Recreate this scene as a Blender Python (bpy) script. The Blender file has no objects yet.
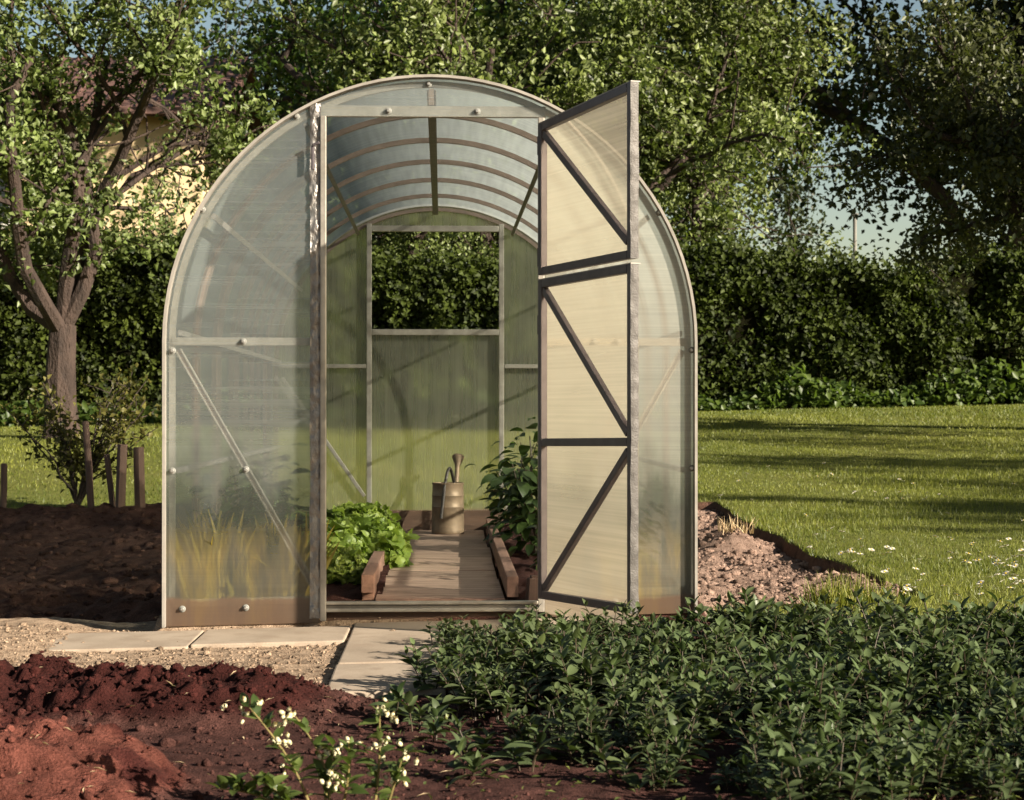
import bpy, math, random
import numpy as np
from mathutils import Vector, Matrix

random.seed(7)
RS = np.random.RandomState(11)
R = math.radians
scene = bpy.context.scene
COL = scene.collection

# ------------------------------------------------------------------ noise
_TAB = np.random.RandomState(3).rand(256, 256)
def vnoise(x, y, s=0):
    x = np.asarray(x, float) + s * 17.31; y = np.asarray(y, float) + s * 9.77
    xi = np.floor(x).astype(int); yi = np.floor(y).astype(int)
    fx = x - xi; fy = y - yi
    fx = fx * fx * (3 - 2 * fx); fy = fy * fy * (3 - 2 * fy)
    a = _TAB[xi % 256, yi % 256]; b = _TAB[(xi + 1) % 256, yi % 256]
    c = _TAB[xi % 256, (yi + 1) % 256]; d = _TAB[(xi + 1) % 256, (yi + 1) % 256]
    return (a * (1 - fx) + b * fx) * (1 - fy) + (c * (1 - fx) + d * fx) * fy
def fbm(x, y, f, o=4, s=0, g=0.5):
    v = 0; a = 1; t = 0
    for i in range(o):
        v = v + a * vnoise(np.asarray(x) * f, np.asarray(y) * f, s + i * 3); t += a; a *= g; f *= 2.03
    return v / t - 0.5
def sstep(a, b, x):
    t = np.clip((np.asarray(x, float) - a) / (b - a), 0, 1); return t * t * (3 - 2 * t)

# ------------------------------------------------------------------ tagging
def tag(o, label=None, cat=None, group=None, kind=None):
    if label: o['label'] = label
    if cat: o['category'] = cat
    if group: o['group'] = group
    if kind: o['kind'] = kind
    return o
def link(o, parent=None):
    COL.objects.link(o)
    if parent is not None: o.parent = parent
    return o
def empty(name, loc=(0, 0, 0), rz=0):
    o = bpy.data.objects.new(name, None); o.empty_display_size = 0.1
    o.location = loc; o.rotation_euler = (0, 0, rz)
    return link(o)
def dup(root, loc, rz=0.0, sc=1.0, label=None, group=None):
    r = root.copy(); COL.objects.link(r)
    r.location = loc; r.rotation_euler = (0, 0, rz); r.scale = (sc, sc, sc) if not hasattr(sc, '__len__') else sc
    if label: r['label'] = label
    if group: r['group'] = group
    for ch in list(root.children):
        c = ch.copy(); COL.objects.link(c); c.parent = r
    return r

# ------------------------------------------------------------------ mesh building
class MB:
    def __init__(s): s.v = []; s.f = []; s.m = []; s.mi = 0
    def add(s, vs, fs):
        b = len(s.v); s.v += [tuple(v) for v in vs]
        for f in fs: s.f.append([b + i for i in f]); s.m.append(s.mi)
    def box(s, c, d, M=None, bev=0.0):
        x, y, z = d[0] / 2, d[1] / 2, d[2] / 2
        e = min(bev, x * .9, y * .9, z * .9)
        if e <= 0:
            vs = [(i * x, j * y, k * z) for i in (-1, 1) for j in (-1, 1) for k in (-1, 1)]
            fs = [(0, 1, 3, 2), (4, 6, 7, 5), (0, 4, 5, 1), (2, 3, 7, 6), (0, 2, 6, 4), (1, 5, 7, 3)]
        else:
            import bmesh
            bm = bmesh.new(); bmesh.ops.create_cube(bm, size=1)
            for v in bm.verts: v.co = Vector((v.co.x * 2 * x, v.co.y * 2 * y, v.co.z * 2 * z))
            bmesh.ops.bevel(bm, geom=list(bm.edges), offset=e, segments=2, profile=.6, affect='EDGES')
            bm.verts.index_update()
            vs = [tuple(v.co) for v in bm.verts]; fs = [[v.index for v in f.verts] for f in bm.faces]; bm.free()
        c = Vector(c)
        vs = [(c + (M @ Vector(v) if M else Vector(v))) for v in vs]
        s.add(vs, fs)
    def bar(s, p0, p1, w, h, up=(0, -1, 0), bev=0.0):
        # w across (perpendicular to up), h along up
        p0, p1 = Vector(p0), Vector(p1); d = (p1 - p0); L = d.length; d.normalize()
        u = Vector(up); u = (u - d * u.dot(d)).normalized(); w_ = d.cross(u)
        M = Matrix((d, w_, u)).transposed()
        s.box((p0 + p1) / 2, (L, w, h), M, bev)
    def tube(s, pts, rad, n=8, caps=True):
        pts = [Vector(p) for p in pts]
        if not hasattr(rad, '__len__'): rad = [rad] * len(pts)
        vs = []; fs = []; t0 = None; u = None
        for i, p in enumerate(pts):
            a = pts[max(i - 1, 0)]; b = pts[min(i + 1, len(pts) - 1)]; t = (b - a).normalized()
            if u is None:
                u = t.orthogonal().normalized()
            else:
                u = (u - t * u.dot(t)); u = u.normalized() if u.length > 1e-6 else t.orthogonal().normalized()
            w = t.cross(u)
            for k in range(n):
                an = 2 * math.pi * k / n
                vs.append(p + (u * math.cos(an) + w * math.sin(an)) * rad[i])
        for i in range(len(pts) - 1):
            for k in range(n):
                fs.append((i * n + k, i * n + (k + 1) % n, (i + 1) * n + (k + 1) % n, (i + 1) * n + k))
        if caps:
            fs.append(tuple(reversed(range(n)))); fs.append(tuple(range((len(pts) - 1) * n, len(pts) * n)))
        s.add(vs, fs)
    def lathe(s, prof, n=24, c=(0, 0, 0), M=None, caps=True):
        vs = []; fs = []; c = Vector(c)
        for r, z in prof:
            for k in range(n):
                a = 2 * math.pi * k / n; v = Vector((r * math.cos(a), r * math.sin(a), z))
                vs.append(c + (M @ v if M else v))
        m = len(prof)
        for i in range(m - 1):
            for k in range(n): fs.append((i * n + k, i * n + (k + 1) % n, (i + 1) * n + (k + 1) % n, (i + 1) * n + k))
        if caps:
            fs.append(tuple(reversed(range(n)))); fs.append(tuple(range((m - 1) * n, m * n)))
        s.add(vs, fs)
    def build(s, name, mats, parent=None, smooth=False):
        me = bpy.data.meshes.new(name); me.from_pydata([tuple(v) for v in s.v], [], s.f)
        for m in (mats if isinstance(mats, (list, tuple)) else [mats]): me.materials.append(m)
        me.polygons.foreach_set('material_index', np.array(s.m, dtype=np.int32))
        if smooth:
            me.polygons.foreach_set('use_smooth', np.ones(len(me.polygons), dtype=bool))
            try: me.set_sharp_from_angle(angle=R(42))
            except Exception: pass
        me.update()
        return link(bpy.data.objects.new(name, me), parent)

def np_mesh(name, V, F, attrs=None, cols=None, smooth=False, mats=()):
    V = np.asarray(V, np.float32); F = np.asarray(F, np.int32); k = F.shape[1]
    me = bpy.data.meshes.new(name)
    me.vertices.add(len(V)); me.vertices.foreach_set('co', V.ravel())
    me.loops.add(F.size); me.loops.foreach_set('vertex_index', F.ravel())
    me.polygons.add(len(F)); me.polygons.foreach_set('loop_start', np.arange(0, F.size, k, dtype=np.int32))
    if smooth: me.polygons.foreach_set('use_smooth', np.ones(len(F), dtype=bool))
    for n, a in (attrs or {}).items():
        at = me.attributes.new(n, 'FLOAT', 'POINT'); at.data.foreach_set('value', np.asarray(a, np.float32).ravel())
    for n, a in (cols or {}).items():
        at = me.attributes.new(n, 'FLOAT_COLOR', 'POINT')
        a = np.concatenate([a, np.ones((len(a), 1))], 1); at.data.foreach_set('color', np.asarray(a, np.float32).ravel())
    for m in mats: me.materials.append(m)
    me.update(calc_edges=True); me.validate()
    return me
def np_obj(name, me, parent=None): return link(bpy.data.objects.new(name, me), parent)

def grid_faces(nx, ny):
    i = np.arange(nx - 1)[None, :] + np.arange(ny - 1)[:, None] * nx
    return np.stack([i, i + 1, i + nx + 1, i + nx], -1).reshape(-1, 4)

def norm(a): return a / np.maximum(np.linalg.norm(a, axis=1, keepdims=True), 1e-9)
def rdirs(n, rs):
    return norm(rs.normal(size=(n, 3)))

def leaf_cards(P, D, N, L, W, tint, fold=0.25):
    """small folded four-point leaves"""
    D = norm(D); S = norm(np.cross(D, N)); N = np.cross(S, D)
    L = L[:, None]; W = W[:, None]
    a = P; m = P + D * L * .45; t = P + D * L - N * L * .12
    l = m + S * W * .5 + N * W * fold; r = m - S * W * .5 + N * W * fold
    V = np.stack([a, l, t, r], 1).reshape(-1, 3)
    b = np.arange(len(P))[:, None] * 4
    F = np.concatenate([b + np.array([[0, 3, 2]]), b + np.array([[0, 2, 1]])], 0)
    return V, F, np.repeat(tint, 4)

def leaf_strips(P, D, N, L, W, tint, rows=5, fold=.25, curl=.5, prof=None, ruffle=0.0, rs=None):
    """leaves with a midrib fold and a lengthwise curve; three columns of verts"""
    n = len(P); D = norm(D); S = norm(np.cross(D, N)); N = np.cross(S, D)
    t = np.linspace(0, 1, rows)
    if prof is None: prof = np.sin(np.pi * np.clip(t, 0, 1) ** .75) ** .8
    prof = np.maximum(prof, .02)
    ang = curl[:, None] * t[None, :] if hasattr(curl, '__len__') else np.full((n, 1), curl) * t[None, :]
    dt = 1.0 / (rows - 1)
    fx = np.cumsum(np.cos(ang) * dt, 1) - np.cos(ang) * dt; fz = -(np.cumsum(np.sin(ang) * dt, 1) - np.sin(ang) * dt)
    C = P[:, None, :] + D[:, None, :] * (fx * L[:, None])[..., None] + N[:, None, :] * (fz * L[:, None])[..., None]
    NN = N[:, None, :] * np.cos(ang)[..., None] + D[:, None, :] * np.sin(ang)[..., None]
    hw = .5 * W[:, None] * prof[None, :]
    zf = hw * fold
    Lf = C + S[:, None, :] * hw[..., None] + NN * zf[..., None]
    Rt = C - S[:, None, :] * hw[..., None] + NN * zf[..., None]
    if ruffle:
        Lf = Lf + NN * (rs.normal(size=hw.shape) * ruffle * W[:, None])[..., None]
        Rt = Rt + NN * (rs.normal(size=hw.shape) * ruffle * W[:, None])[..., None]
    V = np.stack([Lf, C, Rt], 2).reshape(-1, 3)
    base = np.arange(n)[:, None, None] * rows * 3 + np.arange(rows - 1)[None, :, None] * 3
    q = np.concatenate([base + np.array([[[0, 1, 4, 3]]]), base + np.array([[[1, 2, 5, 4]]])], 1).reshape(-1, 4)
    return V, q, np.repeat(tint, rows * 3)

class Acc:
    def __init__(s): s.V = []; s.F = []; s.T = []; s.n = 0
    def add(s, r):
        V, F, T = r; s.V.append(V); s.F.append(F + s.n); s.T.append(T); s.n += len(V)
    def mesh(s, name, mat, smooth=False):
        return np_mesh(name, np.concatenate(s.V), np.concatenate(s.F), {'tint': np.concatenate(s.T)}, mats=[mat], smooth=smooth)

# ------------------------------------------------------------------ materials
class NT:
    def __init__(s, name):
        s.m = bpy.data.materials.new(name); s.m.use_nodes = True; s.t = s.m.node_tree; s.t.nodes.clear()
        s.out = s.t.nodes.new('ShaderNodeOutputMaterial')
    def n(s, typ, ins=None, **kw):
        nd = s.t.nodes.new('ShaderNode' + typ)
        for k, v in kw.items(): setattr(nd, k, v)
        for k, v in (ins or {}).items():
            if hasattr(v, 'is_output'): s.t.links.new(v, nd.inputs[k])
            else:
                if isinstance(v, tuple) and len(v) == 3 and nd.inputs[k].type == 'RGBA': v = v + (1,)
                nd.inputs[k].default_value = v
        return nd
    def noise(s, scale, detail=4, vec=None, rough=.55):
        i = {'Scale': scale, 'Detail': detail, 'Roughness': rough}
        if vec is not None: i['Vector'] = vec
        return s.n('TexNoise', i).outputs['Fac']
    def pos(s): return s.n('NewGeometry').outputs['Position']
    def scaled(s, v, sc): return s.n('Mapping', {'Vector': v, 'Scale': sc}).outputs[0]
    def ramp(s, fac, stops):
        r = s.n('ValToRGB', {'Fac': fac}); cr = r.color_ramp
        while len(cr.elements) > 1: cr.elements.remove(cr.elements[-1])
        for i, (p, c) in enumerate(stops):
            e = cr.elements[0] if i == 0 else cr.elements.new(p)
            e.position = p; e.color = tuple(c) + (1,) if len(c) == 3 else c
        return r.outputs['Color']
    def mixc(s, fac, a, b, mode='MIX'):
        nd = s.n('Mix', data_type='RGBA', blend_type=mode)
        for k, v in ((0, fac), (6, a), (7, b)):
            if hasattr(v, 'is_output'): s.t.links.new(v, nd.inputs[k])
            else: nd.inputs[k].default_value = v + (1,) if isinstance(v, tuple) and len(v) == 3 else v
        return nd.outputs[2]
    def math(s, op, a, b=0.0, clamp=False):
        return s.n('Math', {0: a, 1: b}, operation=op, use_clamp=clamp).outputs[0]
    def mixs(s, fac, a, b): return s.n('MixShader', {0: fac, 1: a, 2: b}).outputs[0]
    def bump(s, h, strength=.3, dist=.01): return s.n('Bump', {'Height': h, 'Strength': strength, 'Distance': dist}).outputs[0]
    def done(s, sh):
        s.t.links.new(sh, s.out.inputs[0]); return s.m

def simple_mat(name, col, rough=.6, metal=0.0, var=.3, scale=8, bump=.2, bdist=.004, stretch=(1, 1, 1), dark=None, spec=.4):
    t = NT(name); p = t.scaled(t.n('TexCoord').outputs['Object'], stretch)
    n1 = t.noise(scale, 6, p); n2 = t.noise(scale * 6, 3, p)
    d = dark or tuple(c * (1 - var) for c in col)
    c = t.mixc(t.n('MapRange', {0: n1, 1: .35, 2: .65}).outputs[0], d, col)
    c = t.mixc(.25, c, t.mixc(n2, tuple(x * .5 for x in col), tuple(min(1, x * 1.35) for x in col)))
    b = t.n('BsdfPrincipled', {'Base Color': c, 'Roughness': t.n('MapRange', {0: n2, 3: rough * .8, 4: min(1, rough * 1.2)}).outputs[0],
                               'Metallic': metal, 'Specular IOR Level': spec, 'Normal': t.bump(n2, bump, bdist)})
    return t.done(b.outputs[0])

def leaf_mat(name, dark, light, back=None, trans=.35, rough=.45, spec=.4, vary=.12, hv=.010):
    t = NT(name)
    a = t.n('Attribute', attribute_name='tint').outputs['Fac']
    c = t.ramp(a, [(0, dark), (1, light)])
    oi = t.n('ObjectInfo').outputs['Random']
    c = t.n('HueSaturation', {'Hue': t.n('MapRange', {0: oi, 3: .498 - hv, 4: .498 + hv}).outputs[0], 'Value': t.n('MapRange', {0: t.math('FRACT', t.math('MULTIPLY', oi, 7.31)), 3: 1 - vary, 4: 1 + vary}).outputs[0], 'Color': c}).outputs[0]
    if back is not None:
        c2 = t.mixc(t.n('NewGeometry').outputs['Backfacing'], c, t.mixc(.5, c, back))
    else: c2 = c
    p = t.n('BsdfPrincipled', {'Base Color': c2, 'Roughness': rough, 'Specular IOR Level': spec}).outputs[0]
    tr = t.n('BsdfTranslucent', {'Color': t.mixc(.5, c, tuple(min(1, x * 1.4) for x in (light[0] * 1.1, light[1] * 1.25, light[2] * .5)))}).outputs[0]
    return t.done(t.mixs(trans, p, tr))

# leaves
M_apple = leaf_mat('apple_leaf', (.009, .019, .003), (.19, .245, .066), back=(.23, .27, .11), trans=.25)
M_appleshade = leaf_mat('apple_leaf_painted_shade', (.012, .018, .004), (.085, .10, .030), back=(.10, .11, .05), trans=.25)  # darker copy of the apple leaf; the shade is put into its colour
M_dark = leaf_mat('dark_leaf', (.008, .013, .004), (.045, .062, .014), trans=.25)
M_maple = leaf_mat('maple_leaf', (.010, .024, .003), (.085, .14, .020), trans=.35)
M_hedge = leaf_mat('hedge_leaf', (.006, .012, .002), (.070, .098, .014), trans=.2, rough=.6, spec=.22)
M_elder = leaf_mat('ground_elder_leaf', (.03, .06, .01), (.11, .16, .03), trans=.35)
M_peren = leaf_mat('perennial_leaf', (.006, .012, .004), (.088, .124, .042), back=(.10, .13, .06), trans=.18, rough=.42, spec=.32, vary=.32, hv=.022)
M_blue = leaf_mat('blueberry_leaf', (.03, .055, .012), (.15, .20, .055), trans=.3, rough=.45)
M_lettuce = leaf_mat('lettuce_leaf', (.06, .11, .015), (.31, .38, .080), trans=.35, rough=.45)
M_tomato = leaf_mat('tomato_leaf', (.014, .028, .007), (.075, .12, .03), trans=.25)
M_onion = leaf_mat('onion_leaf', (.16, .15, .03), (.55, .42, .07), trans=.3)
M_bushleaf = leaf_mat('currant_leaf', (.025, .03, .006), (.16, .15, .04), trans=.3)
M_grass = leaf_mat('grass_blade', (.055, .080, .011), (.250, .258, .044), trans=.3, rough=.5)
M_weed = leaf_mat('weed_leaf', (.04, .06, .015), (.22, .25, .08), trans=.3)

M_bark = simple_mat('bark', (.065, .042, .033), .9, var=.75, scale=7, bump=1, bdist=.03, stretch=(1, 1, .35))
M_bark2 = simple_mat('dark_bark', (.07, .05, .04), .9, var=.6, scale=9, bump=.8, bdist=.02, stretch=(1, 1, .35))
M_stem = simple_mat('purple_stem', (.07, .05, .03), .6, var=.4, scale=30)
M_bluestem = simple_mat('yellow_stem', (.22, .17, .06), .6, var=.5, scale=30)
M_gal = simple_mat('galvanised_tube', (.47, .43, .38), .42, .55, var=.35, scale=14, bump=.15, bdist=.002, dark=(.28, .25, .21))
M_galrib = simple_mat('galvanised_rib', (.42, .39, .37), .45, .5, var=.3, scale=14, bump=.1, bdist=.002, dark=(.28, .25, .23))
M_rib = simple_mat('arch_tube', (.27, .205, .17), .5, .4, var=.3, scale=14, bump=.1, bdist=.002)
M_purlin = simple_mat('weathered_purlin', (.16, .14, .12), .5, .3, var=.4, scale=14)
M_doorbar = simple_mat('painted_shade_door_tube', (.13, .11, .12), .5, .35, var=.35, scale=16, bump=.15, bdist=.002)  # galvanised tube; the shade on it is painted into this dark tone
M_trim = simple_mat('pale_edge_trim', (.34, .31, .275), .55, .05, var=.3, scale=10, bump=.1, bdist=.002)
M_bolt = simple_mat('zinc_bolt', (.55, .53, .5), .35, .75, var=.2, scale=40)
M_washer = simple_mat('clear_washer', (.24, .24, .22), .5, 0, var=.2, scale=40)
M_can = simple_mat('old_zinc_can', (.27, .19, .125), .5, .3, var=.45, scale=12, bump=.2, bdist=.003)
M_canhandle = simple_mat('dark_can_handle', (.06, .05, .045), .5, .4, var=.3, scale=20)
M_wood = simple_mat('edging_timber', (.36, .20, .145), .8, var=.5, scale=5, bump=.5, bdist=.004, stretch=(6, .6, 6))
M_stake = simple_mat('stake_timber', (.17, .10, .075), .85, var=.4, scale=6, bump=.5, bdist=.004, stretch=(5, 5, .5))
M_soilboard = simple_mat('soil_stained_board', (.13, .075, .05), .9, var=.5, scale=5, bump=.4, bdist=.004, stretch=(.6, 4, 4))
M_white = simple_mat('white_petal', (.66, .64, .57), .6, var=.12, scale=60, bump=.05)
M_yellow = simple_mat('yellow_floret', (.75, .50, .05), .7, var=.2, scale=60)
M_bell = simple_mat('cream_bell_flower', (.62, .57, .36), .55, var=.2, scale=60, bump=.05)
M_wall = simple_mat('yellow_plaster', (.80, .60, .36), .9, var=.1, scale=3, bump=.15)
M_roof = simple_mat('brown_metal_roof', (.16, .09, .075), .6, var=.25, scale=4, stretch=(8, .5, .5))
M_winframe = simple_mat('white_window_frame', (.75, .72, .66), .5, var=.1)
M_pane = simple_mat('window_glass', (.03, .035, .04), .08, var=.2, spec=.8, bump=0.0)
M_pole = simple_mat('pale_pole', (.22, .21, .19), .8, var=.2)

def plank_mat():
    t = NT('weathered_board'); g = t.n('TexCoord').outputs['Object']
    p = t.scaled(g, (1.2, 9, 9)); p2 = t.scaled(g, (3, 70, 70))
    n1 = t.noise(2.2, 5, p); n2 = t.noise(2.0, 4, p2); n3 = t.noise(6, 4, g)
    rnd = t.n('ObjectInfo').outputs['Random']
    c = t.ramp(n1, [(.3, (.30, .18, .13)), (.55, (.50, .335, .25)), (.75, (.60, .43, .335))])
    c = t.mixc(t.n('MapRange', {0: n2, 1: .48, 2: .70, 3: 0, 4: .55}).outputs[0], c, (.23, .15, .10))
    c = t.mixc(t.n('MapRange', {0: n3, 1: .55, 2: .75, 3: 0, 4: .7}).outputs[0], c, (.20, .125, .085))
    c = t.n('HueSaturation', {'Value': t.n('MapRange', {0: rnd, 3: .8, 4: 1.1}).outputs[0], 'Color': c}).outputs[0]
    return t.done(t.n('BsdfPrincipled', {'Base Color': c, 'Roughness': .8, 'Normal': t.bump(n2, .4, .003)}).outputs[0])
M_plank = plank_mat()

def slab_mat():
    t = NT('concrete_slab'); g = t.pos()
    n1 = t.noise(2.5, 6, g); n2 = t.noise(160, 3, g); n3 = t.noise(9, 5, g)
    c = t.ramp(n1, [(.3, (.22, .165, .12)), (.52, (.37, .29, .22)), (.75, (.45, .365, .285))])
    c = t.mixc(t.n('MapRange', {0: n3, 1: .48, 2: .68, 3: 0, 4: .75}).outputs[0], c, (.21, .145, .10))
    c = t.mixc(.3, c, t.mixc(n2, (.3, .24, .19), (.75, .63, .5)))
    return t.done(t.n('BsdfPrincipled', {'Base Color': c, 'Roughness': .9, 'Specular IOR Level': .2, 'Normal': t.bump(t.mixc(.5, n2, n3), .35, .004)}).outputs[0])
M_slab = slab_mat()

def foil_mat():
    t = NT('crumpled_foil_tape'); g = t.pos()
    n = t.noise(38, 5, t.scaled(g, (1, 1, .6)))
    return t.done(t.n('BsdfPrincipled', {'Base Color': t.ramp(t.noise(14, 4, g), [(.3, (.22, .20, .19)), (.7, (.38, .36, .34))]), 'Metallic': .75, 'Roughness': .45, 'Normal': t.bump(n, .8, .015)}).outputs[0])
M_foil = foil_mat()
M_edge = simple_mat('worn_edge_tape', (.085, .077, .072), .5, .3, var=.35, scale=30, bump=.4, bdist=.004)

def poly_mat(name, tint, glow, clear=.22, blur=.36, haze=.42, rough=.2, stretch=(3, 3, 40), dirt=False, gloss=.05, low=False, flute=(1, 1, 150)):
    t = NT(name); g = t.pos()
    n = t.noise(1.0, 3, t.scaled(g, stretch), .4); nb = t.noise(2.2, 4, g)
    tr = t.n('BsdfTransparent', {'Color': tint}).outputs[0]
    rf = t.n('BsdfRefraction', {'Color': tint, 'Roughness': rough, 'IOR': 1.12}).outputs[0]
    see = t.mixs(blur / (clear + blur), tr, rf)
    gcol = t.mixc(t.n('MapRange', {0: n, 1: .3, 2: .7}).outputs[0], tuple(x * .94 for x in glow), glow)
    dcol = gcol
    hz = t.n('MapRange', {0: t.math('ADD', t.math('MULTIPLY', n, .6), t.math('MULTIPLY', nb, .4)), 1: .3, 2: .7, 3: haze * .88, 4: min(1, haze * 1.12)}).outputs[0]
    fl = t.noise(1.0, 2, t.scaled(g, flute), .4)
    hz = t.math('MULTIPLY', hz, t.n('MapRange', {0: fl, 1: .3, 2: .7, 3: .88, 4: 1.12}).outputs[0], True)
    if low:
        zl = t.n('SeparateXYZ', {0: g}).outputs['Z']
        hz = t.math('MULTIPLY', hz, t.n('MapRange', {0: zl, 1: .9, 2: 1.6, 3: .5, 4: 1.3}).outputs[0], True)
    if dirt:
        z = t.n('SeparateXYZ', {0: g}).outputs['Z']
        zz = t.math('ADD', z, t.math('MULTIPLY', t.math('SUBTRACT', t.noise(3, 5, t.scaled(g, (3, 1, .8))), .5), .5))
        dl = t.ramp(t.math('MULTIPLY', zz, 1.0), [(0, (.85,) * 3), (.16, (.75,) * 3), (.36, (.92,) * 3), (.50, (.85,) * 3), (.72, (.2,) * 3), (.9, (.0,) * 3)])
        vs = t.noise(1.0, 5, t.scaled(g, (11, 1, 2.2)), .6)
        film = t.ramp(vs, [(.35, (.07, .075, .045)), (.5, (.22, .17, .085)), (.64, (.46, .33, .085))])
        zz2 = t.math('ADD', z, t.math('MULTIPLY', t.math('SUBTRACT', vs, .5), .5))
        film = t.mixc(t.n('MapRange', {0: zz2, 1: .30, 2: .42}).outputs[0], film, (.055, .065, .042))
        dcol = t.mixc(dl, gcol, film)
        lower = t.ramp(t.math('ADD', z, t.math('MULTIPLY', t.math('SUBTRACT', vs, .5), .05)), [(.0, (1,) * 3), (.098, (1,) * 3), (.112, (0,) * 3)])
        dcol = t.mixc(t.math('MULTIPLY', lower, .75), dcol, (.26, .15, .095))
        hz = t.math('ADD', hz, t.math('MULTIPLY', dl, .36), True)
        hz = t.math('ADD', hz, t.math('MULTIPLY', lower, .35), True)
    tl = t.n('BsdfTranslucent', {'Color': dcol}).outputs[0]
    df = t.n('BsdfDiffuse', {'Color': dcol}).outputs[0]
    body = t.mixs(.38, tl, df)
    sh = t.mixs(hz, see, body)
    gl = t.n('BsdfGlossy', {'Color': (.9, .95, 1.0), 'Roughness': .3, 'Normal': t.bump(n, .2, .003)}).outputs[0]
    sh = t.mixs(gloss, sh, gl)
    return t.done(sh)
M_frontr = poly_mat('front_polycarbonate_painted_sun', (.90, .90, .84), (.84, .80, .70), clear=.4, blur=.4, haze=.46, rough=.12, dirt=True, gloss=.06)  # lit copy of the front sheet: sunlight put into warmer colour and haze
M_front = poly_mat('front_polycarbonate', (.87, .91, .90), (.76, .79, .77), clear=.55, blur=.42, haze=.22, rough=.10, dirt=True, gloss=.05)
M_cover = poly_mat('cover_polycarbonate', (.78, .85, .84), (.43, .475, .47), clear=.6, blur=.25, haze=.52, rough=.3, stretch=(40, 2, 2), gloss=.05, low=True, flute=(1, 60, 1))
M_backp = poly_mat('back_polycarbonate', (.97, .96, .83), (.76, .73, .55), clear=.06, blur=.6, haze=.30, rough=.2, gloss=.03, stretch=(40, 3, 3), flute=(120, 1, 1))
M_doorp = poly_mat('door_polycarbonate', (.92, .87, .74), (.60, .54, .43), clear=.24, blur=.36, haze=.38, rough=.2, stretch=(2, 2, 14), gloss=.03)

def ground_mat():
    t = NT('lawn_ground'); g = t.pos()
    b = t.n('MapRange', {0: t.n('Attribute', attribute_name='bed').outputs['Fac'], 1: .02, 2: .12}).outputs[0]
    n1 = t.noise(.7, 4, g); n2 = t.noise(14, 5, g); n3 = t.noise(120, 2, g)
    c = t.ramp(n1, [(.3, (.09, .11, .018)), (.5, (.135, .145, .025)), (.72, (.18, .155, .04))])
    c = t.mixc(.45, c, t.ramp(n2, [(.3, (.08, .10, .016)), (.7, (.26, .25, .06))]))
    c = t.mixc(.3, c, t.ramp(n3, [(.3, (.03, .045, .01)), (.7, (.22, .24, .08))]))
    wn = t.n('Attribute', attribute_name='worn').outputs['Fac']
    c = t.mixc(wn, c, (.22, .12, .06))
    s = t.ramp(n2, [(.3, (.07, .035, .022)), (.7, (.15, .08, .055))])
    c = t.mixc(b, c, s)
    return t.done(t.n('BsdfPrincipled', {'Base Color': c, 'Roughness': .9, 'Specular IOR Level': .15, 'Normal': t.bump(n3, .8, .02)}).outputs[0])
M_ground = ground_mat()

def soil_mat():
    t = NT('garden_soil'); g = t.pos()
    c0 = t.n('Attribute', attribute_name='col').outputs['Color']
    n1 = t.noise(22, 6, g, .65); n2 = t.noise(150, 4, g, .6); n3 = t.noise(420, 2, g)
    c = t.mixc(1.0, c0, t.ramp(n1, [(.3, (.55, .5, .47)), (.5, (1, 1, 1)), (.72, (1.28, 1.28, 1.28))]), 'MULTIPLY')
    c = t.mixc(.8, c, t.ramp(n2, [(.3, (.5, .45, .42)), (.5, (1, 1, 1)), (.75, (1.5, 1.5, 1.5))]), 'MULTIPLY')
    h = t.math('ADD', n2, t.math('MULTIPLY', n3, .4))
    return t.done(t.n('BsdfPrincipled', {'Base Color': c, 'Roughness': .95, 'Specular IOR Level': .12, 'Normal': t.bump(h, 1, .012)}).outputs[0])
M_soil = soil_mat()

# ------------------------------------------------------------------ ground
def gz0(x, y):
    x = np.asarray(x, float); y = np.asarray(y, float)
    return .022 * (np.clip(x, -25, 25) + 1) + .68 * sstep(2, 18, y)
def bed_edge(y): return 1.95 - .010 * np.asarray(y) + .05 * fbm(y, 0 * np.asarray(y), 1.7, 3, 5) * 2
def bed_mask(x, y):
    x = np.asarray(x, float); y = np.asarray(y, float)
    e = bed_edge(y)
    right = (1 - sstep(e - .015, e + .03, x)) * (1 - sstep(1.97, 2.0, x)) * (1 - sstep(5.9, 6.1, y)) * sstep(.15, .25, y - .3 * np.clip(x - 1.05, 0, 2))
    left = (1 - sstep(-1.05, -.95, x)) * (1 - sstep(6.2, 6.5, y + .25 * fbm(x, y, 1.2, 3, 8)))
    mid = (np.abs(x) <= 1.06) * (1 - sstep(4.5, 4.9, y))
    front = (1 - sstep(-.55, -.35, y + .2 * fbm(x, y, 2, 3, 4)))
    fl = (1 - sstep(1.0, 1.1, x)) * (1 - sstep(6.2, 6.5, y)) * (y < .6)
    m = np.maximum(np.maximum(right, left), np.maximum(mid, np.maximum(front, fl)))
    return np.clip(m, 0, 1)
def ground_z(x, y): return gz0(x, y) - .10 * bed_mask(x, y)

def lines(spans):
    a = []
    for lo, hi, st in spans: a += list(np.arange(lo, hi - 1e-6, st))
    a.append(spans[-1][1]); return np.array(a)
xs = lines([(-160, -40, 20), (-40, -12, 4), (-12, -6, .5), (-6, -1.2, .12), (-1.2, -.9, .03), (-.9, .96, .1), (.96, 1.74, .04), (1.74, 2.0, .02), (2.0, 4, .08), (4, 10, .25), (10, 40, 3), (40, 160, 20)])
ys = lines([(-14, -4, 1), (-4, -.6, .15), (-.6, 1.4, .04), (1.4, 6, .12), (6, 6.8, .05), (6.8, 12, .2), (12, 20, .5), (20, 60, 4), (60, 400, 40)])
X, Y = np.meshgrid(xs, ys)
Z = ground_z(X, Y) + .015 * fbm(X, Y, 1.3, 3, 2) + np.where(Y > 30, -.01 * (Y - 30), 0)
worn = sstep(.1, .5, 1 - ((X - 8.2) / 1.6) ** 2 - ((Y - 13.8) / .9) ** 2) * .7
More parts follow.
